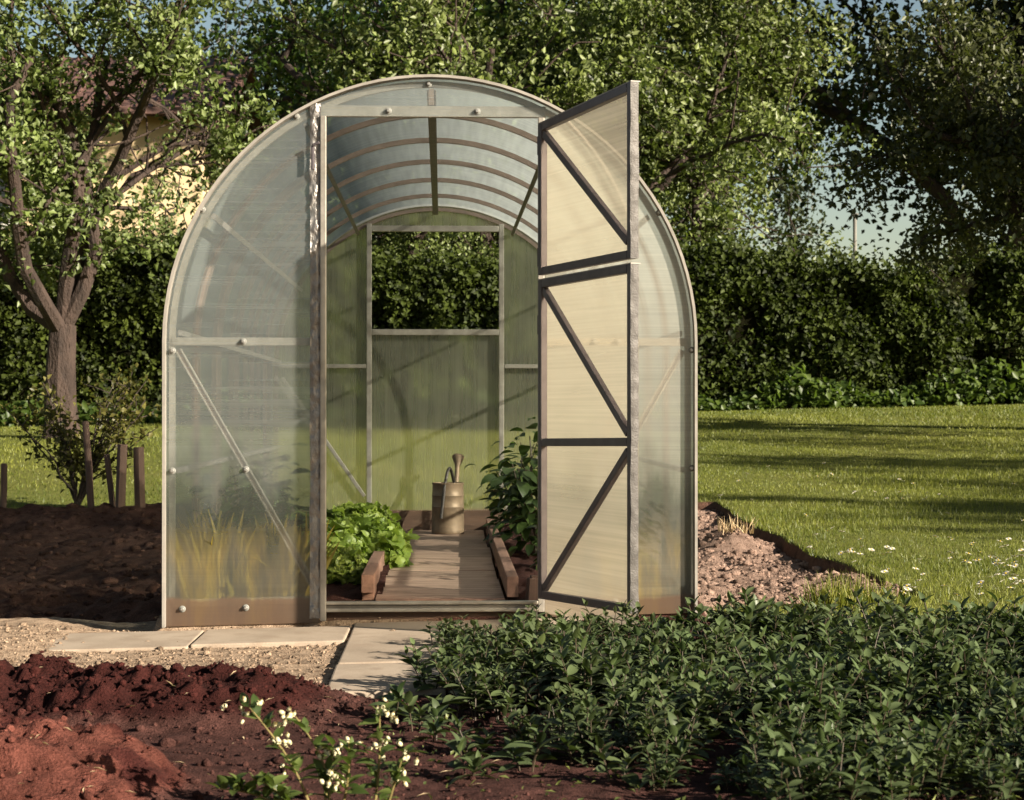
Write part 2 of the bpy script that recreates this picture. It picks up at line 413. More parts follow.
me = np_mesh('ground', np.stack([X, Y, Z], -1).reshape(-1, 3), grid_faces(len(xs), len(ys)), {'bed': bed_mask(X, Y).ravel(), 'worn': worn.ravel()}, smooth=True, mats=[M_ground])
tag(np_obj('lawn', me), 'sunlit mown lawn rising gently towards the hedge', kind='structure')

# ---- soil sheets
TAN = np.array([.40, .29, .205]); COMP = np.array([.044, .012, .010]); RED = np.array([.135, .046, .034]); BROWN = np.array([.080, .035, .029]); PINK = np.array([.31, .21, .165]); DARKSOIL = np.array([.085, .042, .030])  # last tone: dark brown soil of the left bed and the doorway
def front_soil(x, y):
    """height above gz0 and colour"""
    n = fbm(x, y, 3, 4, 1); nf = fbm(x, y, 26, 4, 6); nc = fbm(x, y, 9, 4, 12, .6)
    h = -.019 + .02 * n * sstep(-1.4, -1.9, y) + .008 * n + .010 * nf + .028 * sstep(-1.18, -1.5, x + .08 * n) * sstep(-.75, -.55, y)
    endx = sstep(-.12, -.5, x)
    cy = -1.90 + .06 * np.sin(x * 3.1) + .05 * n
    w = np.where(y > cy, .30, .34)
    ridge = np.exp(-((y - cy) / w) ** 4 * 1.3) * endx
    h = h + ridge * (.10 + .05 * fbm(x, y, 5, 3, 20) + .10 * nc + .07 * nf)
    d2 = ((x + .98) / .50) ** 2 + ((y + 2.98) / .42) ** 2
    heap = np.clip(1 - d2 + .5 * fbm(x, y, 3.4, 4, 30), 0, 1)
    h = h + .125 * sstep(0, 1, heap) * (1 + .6 * nc + .35 * nf) + sstep(.02, .2, heap) * .03 * fbm(x, y, 45, 3, 61) 
    # dug hollow between plants and heap
    tanm = sstep(-1.78, -1.56, y - .06 * n - (1 - endx) * .05) 
    tanm = tanm * (1 - sstep(.05, .35, x + (y + 1) * .25))
    c = BROWN[None, None] * (1 + .6 * fbm(x, y, 6, 4, 40))[..., None]
    c = c + (TAN - c) * (tanm * np.clip(1 - ridge * 2.2, 0, 1))[..., None]
    rr = sstep(.22, .5, ridge + .35 * nc)
    c = c + (COMP - c) * rr[..., None]
    hm = sstep(.04, .25, heap + .25 * nc)
    patch = sstep(.04, .16, fbm(x, y, 4.5, 4, 50))
    hc = RED + (COMP * 1.3 - RED) * patch[..., None]
    c = c + (hc - c) * hm[..., None]
    c = c * (1 + 1.0 * nf)[..., None]
    return h, np.clip(c, .004, 1)
xs = np.arange(-2.6, 3.0, .0125); ys = np.arange(-4.2, .36, .0125)
X, Y = np.meshgrid(xs, ys); h, c = front_soil(X, Y)
edge = np.minimum(1, np.minimum.reduce([(X + 2.6) / .1, (3.0 - X) / .1, (Y + 4.2) / .1]))
inside = (np.abs(X) < 1.03) * sstep(-.02, .06, Y)
# right lawn side sinks away under the grass
sink = sstep(1.02, 1.2, X) * sstep(-.62, -.38, Y)
shore = sstep(-.55, -.25, Y) * (X < -1.0)
h = h + inside * .05 - .3 * sink
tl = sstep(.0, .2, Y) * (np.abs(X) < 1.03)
c = c * (1 - tl[..., None]) + DARKSOIL * tl[..., None]
Z = gz0(X, Y) + h - .2 * (1 - np.clip(edge, 0, 1))
me = np_mesh('garden_soil', np.stack([X, Y, Z], -1).reshape(-1, 3), grid_faces(len(xs), len(ys)), None, {'col': c.reshape(-1, 3)}, smooth=True, mats=[M_soil])
tag(np_obj('garden_soil', me), 'tan gravelly soil, dark compost ridge and reddish heap in the foreground', kind='structure')
FX, FY, FZ = xs, ys, Z
def front_z(x, y):
    i = np.clip(((np.asarray(x) - FX[0]) / .0125).round().astype(int), 0, len(FX) - 1); j = np.clip(((np.asarray(y) - FY[0]) / .0125).round().astype(int), 0, len(FY) - 1)
    return FZ[j, i]

def bed_soil(name, x0, x1, y0, y1, st, colr, amp, seed, base, label, edgef=None):
    xs = np.arange(x0, x1 + st * .5, st); ys = np.arange(y0, y1 + st * .5, st); X, Y = np.meshgrid(xs, ys)
    h = base + amp * (1.2 * fbm(X, Y, 2.2, 3, seed) + 1.0 * fbm(X, Y, 9, 4, seed + 5, .6))
    if edgef is not None: h = h + edgef(X, Y)
    c = colr[None, None] * (1 + .9 * fbm(X, Y, 14, 4, seed + 9) + .5 * fbm(X, Y, 2, 2, seed + 3))[..., None]
    me = np_mesh(name, np.stack([X, Y, gz0(X, Y) + h], -1).reshape(-1, 3), grid_faces(len(xs), len(ys)), None, {'col': np.clip(c, .004, 1).reshape(-1, 3)}, smooth=True, mats=[M_soil])
    tag(np_obj(name, me), label, kind='structure'); return X, Y, h
bed_soil('bed_soil', -6.5, -1.03, .0, 6.75, .03, DARKSOIL, .10, 60, -.01, 'dark brown dug soil of the shaded bed left of the greenhouse',
         lambda X, Y: -.16 * sstep(6.15, 6.5, Y + .25 * fbm(X, Y, 1.2, 3, 8)) - .1 * (1 - sstep(0, .5, Y - .35 * np.clip(-X - 1.0, 0, 2))) + .1 * sstep(5.2, 5.9, Y) * (1 - sstep(6.0, 6.4, Y)))
bed_soil('bed_soil', 1.03, 2.1, .1, 6.2, .022, PINK, .07, 70, -.055, 'pinkish brown crumbly soil of the bed right of the greenhouse',
         lambda X, Y: .06 * (1 - sstep(.4, 2.2, Y)) - .25 * sstep(-.03, .05, X - bed_edge(Y)) - .2 * (1 - sstep(.2, .35, Y - .3 * np.clip(X - 1.05, 0, 2))) - .2 * sstep(5.9, 6.1, Y) + .13 * np.exp(-((X - 1.66) / .17) ** 2 - ((Y - 3.4) / .22) ** 2))
bed_soil('bed_soil', -1.02, -.20, .2, 4.52, .025, BROWN, .08, 80, .075, 'brown planted soil on the left inside the greenhouse')
bed_soil('bed_soil', .30, 1.02, .2, 4.52, .025, BROWN * .8, .08, 90, .05, 'brown planted soil on the right inside the greenhouse')

# clods and stones
def ico_pts():
    import bmesh
    bm = bmesh.new(); bmesh.ops.create_icosphere(bm, subdivisions=1, radius=1); bm.verts.index_update()
    V = np.array([v.co[:] for v in bm.verts]); F = np.array([[v.index for v in f.verts] for f in bm.faces]); bm.free(); return V, F
ICV, ICF = ico_pts()
def lumps(name, P, size, colr, seed, label, mat=M_soil, flat=.7):
    rs = np.random.RandomState(seed); n = len(P); k = len(ICV)
    V = ICV[None] * (1 + .55 * (rs.rand(n, k, 1) - .5)) * (.6 + .8 * rs.rand(n, 1, 3)) * size[:, None, None]
    V[..., 2] *= flat; a = rs.rand(n) * 6.28; ca, sa = np.cos(a)[:, None], np.sin(a)[:, None]
    V = np.stack([V[..., 0] * ca - V[..., 1] * sa, V[..., 0] * sa + V[..., 1] * ca, V[..., 2]], -1) + P[:, None, :]
    F = (ICF[None] + (np.arange(n) * k)[:, None, None]).reshape(-1, 3)
    c = np.repeat(colr, k, 0)
    me = np_mesh(name, V.reshape(-1, 3), F, None, {'col': np.clip(c, .004, 1)}, mats=[mat])
    return tag(np_obj(name, me), label, kind='stuff')
rs = np.random.RandomState(5)
n = 16000; px = rs.uniform(-2.0, .3, n); py = rs.uniform(-3.6, -1.45, n)
cy = -1.90 + .06 * np.sin(px * 3.1)
keep = ((np.abs(py - cy) < .33) & (px < -.22)) | (rs.rand(n) < .28)
px, py = px[keep], py[keep]; sz = rs.gamma(1.3, .0024, len(px)) + .0015
_, cc = front_soil(px[None], py[None]); cc = cc[0] * (.6 + .9 * rs.rand(len(px), 1))
lumps('compost_crumbs', np.stack([px, py, front_z(px, py) + sz * .25], 1), sz, cc, 6, 'dark red brown compost crumbs strewn over the heaps', flat=.8)
n = 7000; px = rs.uniform(-2.4, .1, n); py = rs.uniform(-1.62, .1, n); sz = rs.gamma(1.5, .0018, n) + .0015
lumps('gravel', np.stack([px, py, front_z(px, py) + sz * .2], 1), sz, TAN[None] * (.55 + .7 * rs.rand(n, 1)), 7, 'small tan stones on the path soil before the greenhouse')
n = 5500; px = rs.uniform(1.05, 1.92, n); py = rs.uniform(.3, 5.8, n); keep = py - .3 * (px - 1.05) > .3; px, py = px[keep], py[keep]
sz = rs.gamma(1.4, .0045, len(px)) + .003
lumps('soil_crumbs', np.stack([px, py, gz0(px, py) - .055 + .06 * (1 - sstep(.4, 2.2, py)) + .07 * (1.2 * fbm(px, py, 2.2, 3, 70) + fbm(px, py, 9, 4, 75, .6)) + .13 * np.exp(-((px - 1.66) / .17) ** 2 - ((py - 3.4) / .22) ** 2)], 1), sz, PINK[None] * (.5 + .9 * rs.rand(len(px), 1)), 8, 'pinkish soil crumbs lying on the right bed')
n = 3500; px = rs.uniform(-5, -1.1, n); py = rs.uniform(.5, 6.0, n); sz = rs.gamma(1.6, .007, n) + .004
lumps('soil_crumbs', np.stack([px, py, gz0(px, py) - .01 + .10 * (1.2 * fbm(px, py, 2.2, 3, 60) + fbm(px, py, 9, 4, 65, .6)) + .1 * sstep(5.2, 5.9, py)], 1), sz, DARKSOIL[None] * (.5 + 1.1 * rs.rand(n, 1)), 9, 'dark soil crumbs lying on the left bed')
# pale straw bits
n = 260; px = rs.uniform(-2, .6, n); py = rs.uniform(-3.7, -1.5, n)
a = Acc(); D = rdirs(n, rs); D[:, 2] *= .15
a.add(leaf_cards(np.stack([px, py, front_z(px, py) + .006], 1), D, np.tile([[0, 0, 1.]], (n, 1)), rs.uniform(.01, .045, n), rs.uniform(.002, .005, n), rs.uniform(.3, 1, n)))
M_straw = leaf_mat('dry_straw', (.25, .15, .08), (.62, .48, .30), trans=.1, rough=.8)
tag(np_obj('straw_litter', a.mesh('straw_litter', M_straw)), 'pale dry stalk bits scattered over the dark soil', kind='stuff')

# ------------------------------------------------------------------ paving slabs
def slab(x0, x1, y0, y1, z, label, tilt=0.0):
    o = None; m = MB(); cx, cy = (x0 + x1) / 2, (y0 + y1) / 2
    m.box((0, 0, -.025), (x1 - x0, y1 - y0, .05), None, .006)
    o = m.build('paving_slab', M_slab); o.location = (cx, cy, z); o.rotation_euler = (R(tilt * .5), R(-1.26 + tilt * .2), R(tilt * .6))
    return tag(o, label, 'paving slab', 'concrete slabs laid before the greenhouse')
slab(-1.40, -.835, -.56, -.08,  -.010, 'concrete slab at the left corner of the greenhouse, half sunk in gravel', .4)
slab(-.825, -.297, -.54, -.08, .005, 'concrete slab lying between the left corner slab and the path slabs', -.3)
slab(-.285, .56, -.44, .0, .020, 'dark shaded concrete slab right under the door threshold', .2)
slab(-.285, .06, -1.16, -.455, .019, 'middle sunlit concrete slab of the path to the door', -.3)
slab(-.290, .05, -1.76, -1.175, .016, 'nearest concrete path slab, next to the dark compost ridge', .3)
# ------------------------------------------------------------------ greenhouse
RAD, ZS, LEN, NB = .988, 1.062, 4.53, 6
gh = tag(empty('greenhouse'), 'arched polycarbonate greenhouse with its split door standing open', 'greenhouse')
def zb(x): return .022 * (x + 1)         # bottom of the walls follows the slope
def arch_pts(r, y, n=48, zbot=None):
    p = [(-r, y, zbot if zbot is not None else zb(-r)), (-r, y, ZS * .5)]
    for i in range(n + 1):
        a = math.pi - math.pi * i / n; p.append((r * math.cos(a), y, ZS + r * math.sin(a)))
    p += [(r, y, ZS * .5), (r, y, zbot if zbot is not None else zb(r))]
    return p
def sweep(m, pts, rad_t, wy):
    """rectangular section: rad_t in the plane of the arch, wy along y"""
    P = [Vector(p) for p in pts]; vs = []; fs = []
    for i, p in enumerate(P):
        t = (P[min(i + 1, len(P) - 1)] - P[max(i - 1, 0)]).normalized(); nrm = Vector((-t.z, 0, t.x))
        for a, b in ((-1, -1), (1, -1), (1, 1), (-1, 1)):
            vs.append(p + nrm * (a * rad_t / 2) + Vector((0, b * wy / 2, 0)))
    for i in range(len(P) - 1):
        for k in range(4): fs.append((i * 4 + k, i * 4 + (k + 1) % 4, i * 4 + 4 + (k + 1) % 4, i * 4 + 4 + k))
    fs.append((3, 2, 1, 0)); e = (len(P) - 1) * 4; fs.append((e, e + 1, e + 2, e + 3)); m.add(vs, fs)
for i in range(NB + 1):
    y = LEN * i / NB + (.02 if i == 0 else 0)
    m = MB(); sweep(m, arch_pts(RAD - .022, y, zbot=(.0 if i else None)), .022, .022); m.build('rib', M_rib if i else M_gal, gh)
m = MB(); sweep(m, arch_pts(RAD + .003, -.012), .010, .05); m.build('edge_trim', M_trim, gh)
m = MB(); sweep(m, arch_pts(RAD + .004, LEN + .02), .014, .05); m.build('edge_trim', M_trim, gh)
for ang in (90, 60, 120, 30, 150, 2, 178):
    a = R(ang); r = RAD - .048
    p = Vector((r * math.cos(a), 0, ZS + r * math.sin(a)))
    m = MB(); m.bar(p + Vector((0, .035, 0)), p + Vector((0, LEN - .015, 0)), .034 if ang == 90 else .02, .016, up=(math.cos(a), 0, math.sin(a)))
    m.build('purlin', M_purlin if ang in (90, 60, 120) else M_galrib, gh)
for sx in (-1, 1):
    for z in (.58, .05):
        m = MB(); m.bar((sx * .952, .035, z), (sx * .952, LEN - .015, z), .02, .016, up=(1, 0, 0)); m.build('purlin', M_galrib, gh)
# cover sheet
p = arch_pts(RAD, 0, 72); ysn = [-.03, .755, 1.51, 2.265, 3.02, 3.775, LEN + .03]
V = []; 
for y in ysn: V += [(a, y, c if abs(a) < RAD - 1e-6 or c > .2 else zb(a) + .0) for a, _, c in p]
k = len(p); F = [[j * k + i, j * k + i + 1, (j + 1) * k + i + 1, (j + 1) * k + i] for j in range(len(ysn) - 1) for i in range(k - 1)]
me = np_mesh('cover', np.array(V), np.array(F), smooth=True, mats=[M_cover]); np_obj('cover', me, gh)

# front frame
YF = .012
TZ = 1.925
def fbar(name, p0, p1, w, h, mat=M_gal, y=YF, up=(0, -1, 0)):
    m = MB(); m.bar((p0[0], y, p0[1]), (p1[0], y, p1[1]), w, h, up, .003); return m.build(name, mat, gh)
fbar('transom', (-.46, TZ), (.43, TZ), .042, .022, M_gal, y=.012)
fbar('door_post', (-.402, .02), (-.402, TZ - .022), .022, .03, M_gal, y=-.012)
fbar('door_post', (.412, .05), (.412, TZ - .022), .024, .03, M_gal, y=.004)
for sx in (-1, 1):
    fbar('rail', (sx * .965, ZS), (sx * .428, ZS), .030, .024)
    fbar('rail', (sx * .965, zb(sx) + .085), (sx * .428, zb(sx * .4) + .085), .028, .024)
    m = MB(); a_, b_ = Vector((sx * .945, YF + .008, ZS - .03)), Vector((sx * .43, YF + .008, .13)); pr_ = Vector(((b_ - a_).z, 0, -(b_ - a_).x)).normalized()
    m.mi = 0; m.bar(a_, b_, .012, .008); m.mi = 1
    for q_ in (-1, 1): m.bar(a_ + pr_ * (.0095 * q_) - Vector((0, .003, 0)), b_ + pr_ * (.0095 * q_) - Vector((0, .003, 0)), .007, .014, bev=.002)
    m.build('brace', [M_rib, M_gal], gh)
    fbar('base_board', (sx * .965, zb(sx) + .035), (sx * .428, zb(sx * .4) + .035), .07, .02, M_soilboard, y=.016)
m = MB(); m.bar((0, .004, ZS + RAD - .04), (0, .004, TZ + .024), .02, .012); m.build('brace', M_rib, gh)
# threshold
m = MB(); m.mi = 0; m.bar((-.40, .0, .086), (.40, .0, .086), .012, .028, bev=.003); m.bar((-.40, -.004, .060), (.40, -.004, .060), .014, .028, bev=.003); m.mi = 1; m.bar((-.40, .004, .073), (.40, .004, .073), .03, .016); m.build('threshold', [M_gal, M_purlin], gh)
m = MB(); m.bar((-.395, .03, .02), (.395, .03, .02), .06, .022, bev=.003); m.build('threshold', M_soilboard, gh)

# front panels (sheet just outside the frame)
def inside_arch_z(x, r=RAD - .004): return ZS + math.sqrt(max(r * r - x * x, 0))
def panel_strip(name, x0, x1, zlo, zhi, y, mat, n=40, thick=0.0):
    V = []; F = []
    for i in range(n + 1):
        x = x0 + (x1 - x0) * i / n; lo, hi = zlo(x), max(zhi(x), zlo(x) + .001)
        for j in range(9): V.append((x, y, lo + (hi - lo) * j / 8))
    for i in range(n):
        for j in range(8): F.append([i * 9 + j, (i + 1) * 9 + j, (i + 1) * 9 + j + 1, i * 9 + j + 1])
    return np_obj(name, np_mesh(name, np.array(V), np.array(F), mats=[mat]), gh)
YP = -.003
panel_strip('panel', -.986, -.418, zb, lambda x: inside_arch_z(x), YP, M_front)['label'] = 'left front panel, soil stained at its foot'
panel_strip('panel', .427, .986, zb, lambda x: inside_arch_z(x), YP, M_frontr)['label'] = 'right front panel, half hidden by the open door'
panel_strip('panel', -.4175, .4265, lambda x: TZ - .020, lambda x: inside_arch_z(x), YP - .001, M_front)['label'] = 'curved panel above the door opening'

# bolts on washers
def bolt(x, z, y=-.008):
    m = MB(); M = Matrix.Rotation(R(90), 3, 'X')
    m.mi = 0; m.lathe([(.0125, 0), (.0125, .002), (.010, .004), (.008, .0045)], 16, (x, y, z), M)
    m.mi = 1; m.lathe([(.0075, .004), (.0075, .011), (.005, .014)], 6, (x, y, z), M)
    m.build('bolt', [M_washer, M_bolt], gh)
for px_, pz_ in ((-.852, 1.553), (-.503, 1.902), (-.01, 2.026), (-.16, TZ), (.172, TZ), (-.70, ZS), (-.962, ZS - .035), (-.962, .58), (-.69, .585), (-.925, .066), (-.69, .070), (-.44, .058),
                 (.855, 1.548), (.503, 1.905), (.978, ZS - .03), (.978, .588), (.965, .085), (.70, ZS), (.69, .088)):
    bolt(px_, pz_, -.004)

# foil tape along the left jamb
def foil(name, A, u, w, z0, z1, nrm, seed, mat=M_foil, amp=.008, parent=gh, sides=5):
    nz = int((z1 - z0) / .008); V = []
    for j in range(nz + 1):
        z = z0 + (z1 - z0) * j / nz
        for i in range(sides + 1):
            s_ = i / sides
            wob = .006 * float(fbm(z * 9, i * .3, 1, 3, seed)) * (1 if i in (0, sides) else .3)
            d = amp * (float(fbm(i * .9, z * 34, 1, 3, seed + 2)) * 1.6 + .35 * math.sin(math.pi * s_))
            q = A + u * (w * s_ + wob) + nrm * (d + .002)
            V.append((q.x, q.y, z))
    return np_obj(name, np_mesh(name, np.array(V), grid_faces(sides + 1, nz + 1), mats=[mat]), parent)
foil('foil_tape', Vector((-.452, -.012, 0)), Vector((1, 0, 0)), .040, .03, 1.95, Vector((0, -1, 0)), 4, amp=.009)
m = MB(); m.bar((-.440, -.035, 1.70), (-.440, -.035, 1.79), .012, .012, bev=.003); m.bar((-.440, -.045, 1.79), (-.415, -.05, 1.80), .010, .010, bev=.002); m.build('latch', M_doorbar, gh)

# back wall
YB = LEN
def bbar(name, p0, p1, w, h=.026, mat=M_gal, y=YB - .03): return fbar(name, p0, p1, w, h, mat, y)
WT, WB = 1.907, 1.277
for sx in (-1, 1):
    bbar('back_post', (sx * .402, .1), (sx * .402, WT + .03), .030)
    bbar('rail', (sx * .42, 1.07), (sx * .95, 1.07), .024, y=YB - .032)
    bbar('brace', (sx * .93, 1.0), (sx * .43, .2) if sx > 0 else (-.43, .28), .022, .016, y=YB - .034)
bbar('rail', (-.386, WT), (.386, WT), .036)
bbar('rail', (-.386, WB), (.386, WB), .036)
m = MB(); m.box((0, YB - .05, .11), (1.9, .03, .17), None, .004); m.build('base_board', M_soilboard, gh)
YBP = YB + .002
panel_strip('panel', -.996, -.39, lambda x: .02, lambda x: inside_arch_z(x), YBP, M_backp)
panel_strip('panel', .39, .996, lambda x: .02, lambda x: inside_arch_z(x), YBP, M_backp)
panel_strip('panel', -.3895, .3895, lambda x: .02, lambda x: WB, YBP + .003, M_backp)
panel_strip('panel', -.3895, .3895, lambda x: WT, lambda x: inside_arch_z(x), YBP + .003, M_backp)

# doors: two leaves swung out about 110 degrees on the right post
H = Vector((.424, -.034, 0)); U = Vector((.342, -.940, 0)).normalized(); NI = Vector((-.940, -.342, 0)).normalized()   # NI: the inside face, towards the viewer
LD = .80
def door(z0, z1, tz0, tz1, rails, braces, label, skirt):
    def P(t, z, off=0.0):
        f = (z - z0) / (z1 - z0)
        return H + U * (LD * t) + NI * off + Vector((0, 0, z + (tz0 + (tz1 - tz0) * f) * t))
    m = MB(); s = .029; d = .026; o = .016
    m.bar(P(.02, z0, o), P(.02, z1, o), s, d, NI, .003); m.bar(P(.98, z0, o), P(.98, z1, o), s, d, NI, .003)
    for z in (z0 + s / 2, z1 - s / 2): m.bar(P(.042, z, o), P(.958, z, o), s, d, NI, .003)
    for z in rails: m.bar(P(.042, z, o), P(.958, z, o), s, d, NI, .003)
    fr = m.build('door', M_doorbar, gh); fr['label'] = label
    for (t0, za, t1, zc) in braces:
        m = MB(); m.bar(P(t0, za, o), P(t1, zc, o), .028, .02, NI, .003); m.build('brace', M_doorbar, fr)
    zl = z0 - skirt
    V = [P(t, zl + (z1 - zl) * j / 16) for t in [i / 10 for i in range(11)] for j in range(17)]
    F = [[i * 17 + j, (i + 1) * 17 + j, (i + 1) * 17 + j + 1, i * 17 + j + 1] for i in range(10) for j in range(16)]
    np_obj('panel', np_mesh('panel', np.array([tuple(v) for v in V]), np.array(F), mats=[M_doorp]), fr)
    # foil edge on the free side and the hinges
    A = P(1.0, 0) - Vector((0, 0, P(1.0, 0).z))
    foil('edge_tape', A + NI * .030 + U * -.001, -NI, .030, z0 + tz0, z1 + tz1, U, 9, parent=fr, amp=.003, sides=3, mat=M_edge)
    m = MB(); m.bar(P(.0, z1 + .002, .010), P(1, z1 + .002, .010), .004, .036, NI); m.build('edge_strip', M_trim, fr)
    for z in (z0 + .12 * (z1 - z0), z0 + .86 * (z1 - z0)):
        m = MB(); c = H + NI * .02 - U * .004
        m.tube([c + Vector((0, 0, z - .035)), c + Vector((0, 0, z + .035))], .009, 10)
        m.build('hinge', M_doorbar, fr, True)
door(1.308, 1.872, .006, .034, (), [(.05, 1.83, .95, 1.365)], 'upper door leaf with one diagonal bar', .0)
door(.104, 1.290, .022, .006, (.686,), [(.05, 1.25, .95, .715), (.95, .655, .05, .145)], 'taller lower door leaf with two diagonal bars', .055)

# ------------------------------------------------------------------ inside: boards, edging, can
jo = [.21, .60, 1.06, 1.52, 2.25, 2.96, 3.68, 4.38]
nm = ['first', 'second', 'third', 'fourth', 'fifth', 'sixth', 'seventh']
for i in range(7):
    m = MB(); m.box((0, 0, -.014), (.50, jo[i + 1] - jo[i] - .008, .028), None, .003)
    o = m.build('floor_board', M_plank); o.location = (.035 + random.uniform(-.006, .006), (jo[i] + jo[i + 1]) / 2, .080 + random.uniform(-.002, .003)); o.rotation_euler = (R(random.uniform(-.15, .15)), R(random.uniform(-.3, .3)), R(random.uniform(-.6, .6)))
    tag(o, 'weathered wooden board on the greenhouse floor, %s from the threshold' % nm[i] if i < 6 else 'weathered wooden board on the greenhouse floor, carrying the watering can', 'floor board', 'boards laid across the greenhouse floor')
def timber(p0, p1, w, h, label, mat=M_wood):
    c = (Vector(p0) + Vector(p1)) / 2; m = MB(); m.bar(Vector(p0) - c, Vector(p1) - c, w, h, (0, 0, 1), .004)
    o = m.build('edging_timber', mat); o.location = c
    return tag(o, label, 'timber', 'timbers edging the greenhouse path')
timber((-.247, .24, .135), (-.247, 2.2, .125), .05, .07, 'short sawn timber edging the left side of the greenhouse path')
timber((-.247, .28, .075), (-.247, 2.2, .07), .046, .05, 'lower timber under the left path edging, mostly buried')
timber((.312, .20, .125), (.325, 4.3, .115), .045, .08, 'long sawn timber edging the right side of the greenhouse path')
timber((-.212, .165, .058), (.282, .165, .058), .07, .05, 'reddish timber across the front end of the floor boards')
m = MB(); m.box((0, 0, .06), (.045, .05, .12), None, .005); m.box((.002, 0, .125), (.03, .03, .012), None, .004); o = m.build('peg', M_stake); o.location = (.385, .19, .04); o.rotation_euler = (0, R(4), R(12))
tag(o, 'short wooden peg beside the right path edging timber', 'peg')

can = tag(empty('watering_can', (.075, 4.08, .082)), 'old brown metal watering can at the far end of the board path', 'watering can')
m = MB(); m.lathe([(.0, .004), (.094, .0), (.097, .006), (.095, .02), (.0935, .15), (.096, .156), (.0935, .163), (.092, .215), (.095, .222), (.092, .229), (.0905, .285), (.094, .29), (.094, .297), (.086, .297), (.084, .275), (.0, .272)], 40, caps=False)
m.build('body', M_can, can, True)
def ribbon(pts, w, t, mat, name, parent):
    m = MB()
    for a, b in zip(pts[:-1], pts[1:]): 
        d = (Vector(b) - Vector(a)).normalized(); m.bar(Vector(a) - d * .004, Vector(b) + d * .004, w, t, Vector((0, 0, 1)) if abs(d.z) < .8 else Vector((0, -1, 0)), .002)
    return m.build(name, mat, parent)
hp = []
for i in range(15):
    a = i / 14; 
    hp.append((.035 - .075 * a, .06 - .165 * a + (-.035) * math.sin(a * math.pi), .297 + .085 * math.sin(min(1, a * 1.45) * math.pi) if a < .69 else .297 - (a - .69) * .66))
m = MB(); m.tube(hp, [.009] * 15, 8); m.build('handle', M_canhandle, can, True)
m = MB(); m.tube([(.03, .08, .06), (.04, .14, .17), (.052, .20, .30), (.058, .235, .385)], [.024, .019, .015, .013], 14); sp = m.build('spout', M_can, can, True)
m = MB(); q = Vector((.006, .035, .09)).to_track_quat('Z', 'Y').to_matrix()
m.lathe([(.013, -.02), (.016, .0), (.036, .05), (.038, .056), (.030, .066), (.0, .070)], 20, (.058, .237, .39), q, caps=False); m.build('rose', M_can, can, True)

# ------------------------------------------------------------------ plants inside
def gl_plant(name, mat_leaf, leafmesh, loc, label, cat, stem=None, group=None, rz=0, sc=1):
    t = tag(empty(name, loc, rz), label, cat, group); t.scale = (sc, sc, sc)
    np_obj('leaves', leafmesh, t)
    if stem is not None: np_obj('stem', stem, t)
    return t
def lettuce_mesh(seed):
    rs = np.random.RandomState(seed); a = Acc()
    n = 80; th = rs.rand(n) * 6.283; el = rs.uniform(.1, 1.45, n)
    D = np.stack([np.cos(th) * np.cos(el), np.sin(th) * np.cos(el), np.sin(el)], 1)
    P = D * rs.uniform(.01, .05, (n, 1)) + np.array([0, 0, .02])
    N = np.cross(np.cross(D, [[0, 0, 1.]]), D)
    L = rs.uniform(.13, .21, n); W = L * rs.uniform(.55, .8, n)
    t = np.linspace(0, 1, 9); prof = .25 + .8 * t ** .8; prof[-1] = .5; prof[-2] = .95
    a.add(leaf_strips(P, D, N, L, W, np.clip(.3 + .55 * rs.rand(n), 0, 1), 9, .3, rs.uniform(.5, 1.9, n), prof, .07, rs))
    # curled fringe pieces
    k = 900; th = rs.rand(k) * 6.283; el = rs.uniform(-.05, 1.4, k)
    Dr = np.stack([np.cos(th) * np.cos(el), np.sin(th) * np.cos(el), np.sin(el)], 1)
    P = Dr * rs.uniform(.12, .20, (k, 1)) * np.array([[1, 1, .85]]) + np.array([0, 0, .03])
    D = norm(Dr * .5 + rdirs(k, rs))
    a.add(leaf_strips(P, D, norm(Dr + .6 * rdirs(k, rs)), rs.uniform(.025, .055, k), rs.uniform(.025, .05, k), np.clip(.25 + .75 * rs.rand(k), 0, 1), 5, .4, rs.uniform(.3, 2, k), None, .12, rs))
    return a.mesh('lettuce_leaves', M_lettuce)
lm = [lettuce_mesh(21), lettuce_mesh(22)]
for i, (x, y, s, lb) in enumerate([(-.40, .95, .70, 'small lettuce nearest the door post, left of the path'), (-.33, 1.75, 1.08, 'bright green curly lettuce spilling over the left path timber'), (-.52, 1.5, 1.1, 'bright green curly lettuce behind the left door post'), (-.37, 2.35, 1.22, 'bright green curly lettuce farthest along the left of the path'), (-.60, 2.3, 1.05, 'curly lettuce at the back of the left bed')]):
    gl_plant('lettuce', M_lettuce, lm[i % 2], (x, y, .08), lb, 'lettuce', None, 'curly lettuces in the left bed', rz=i * 1.3, sc=s)

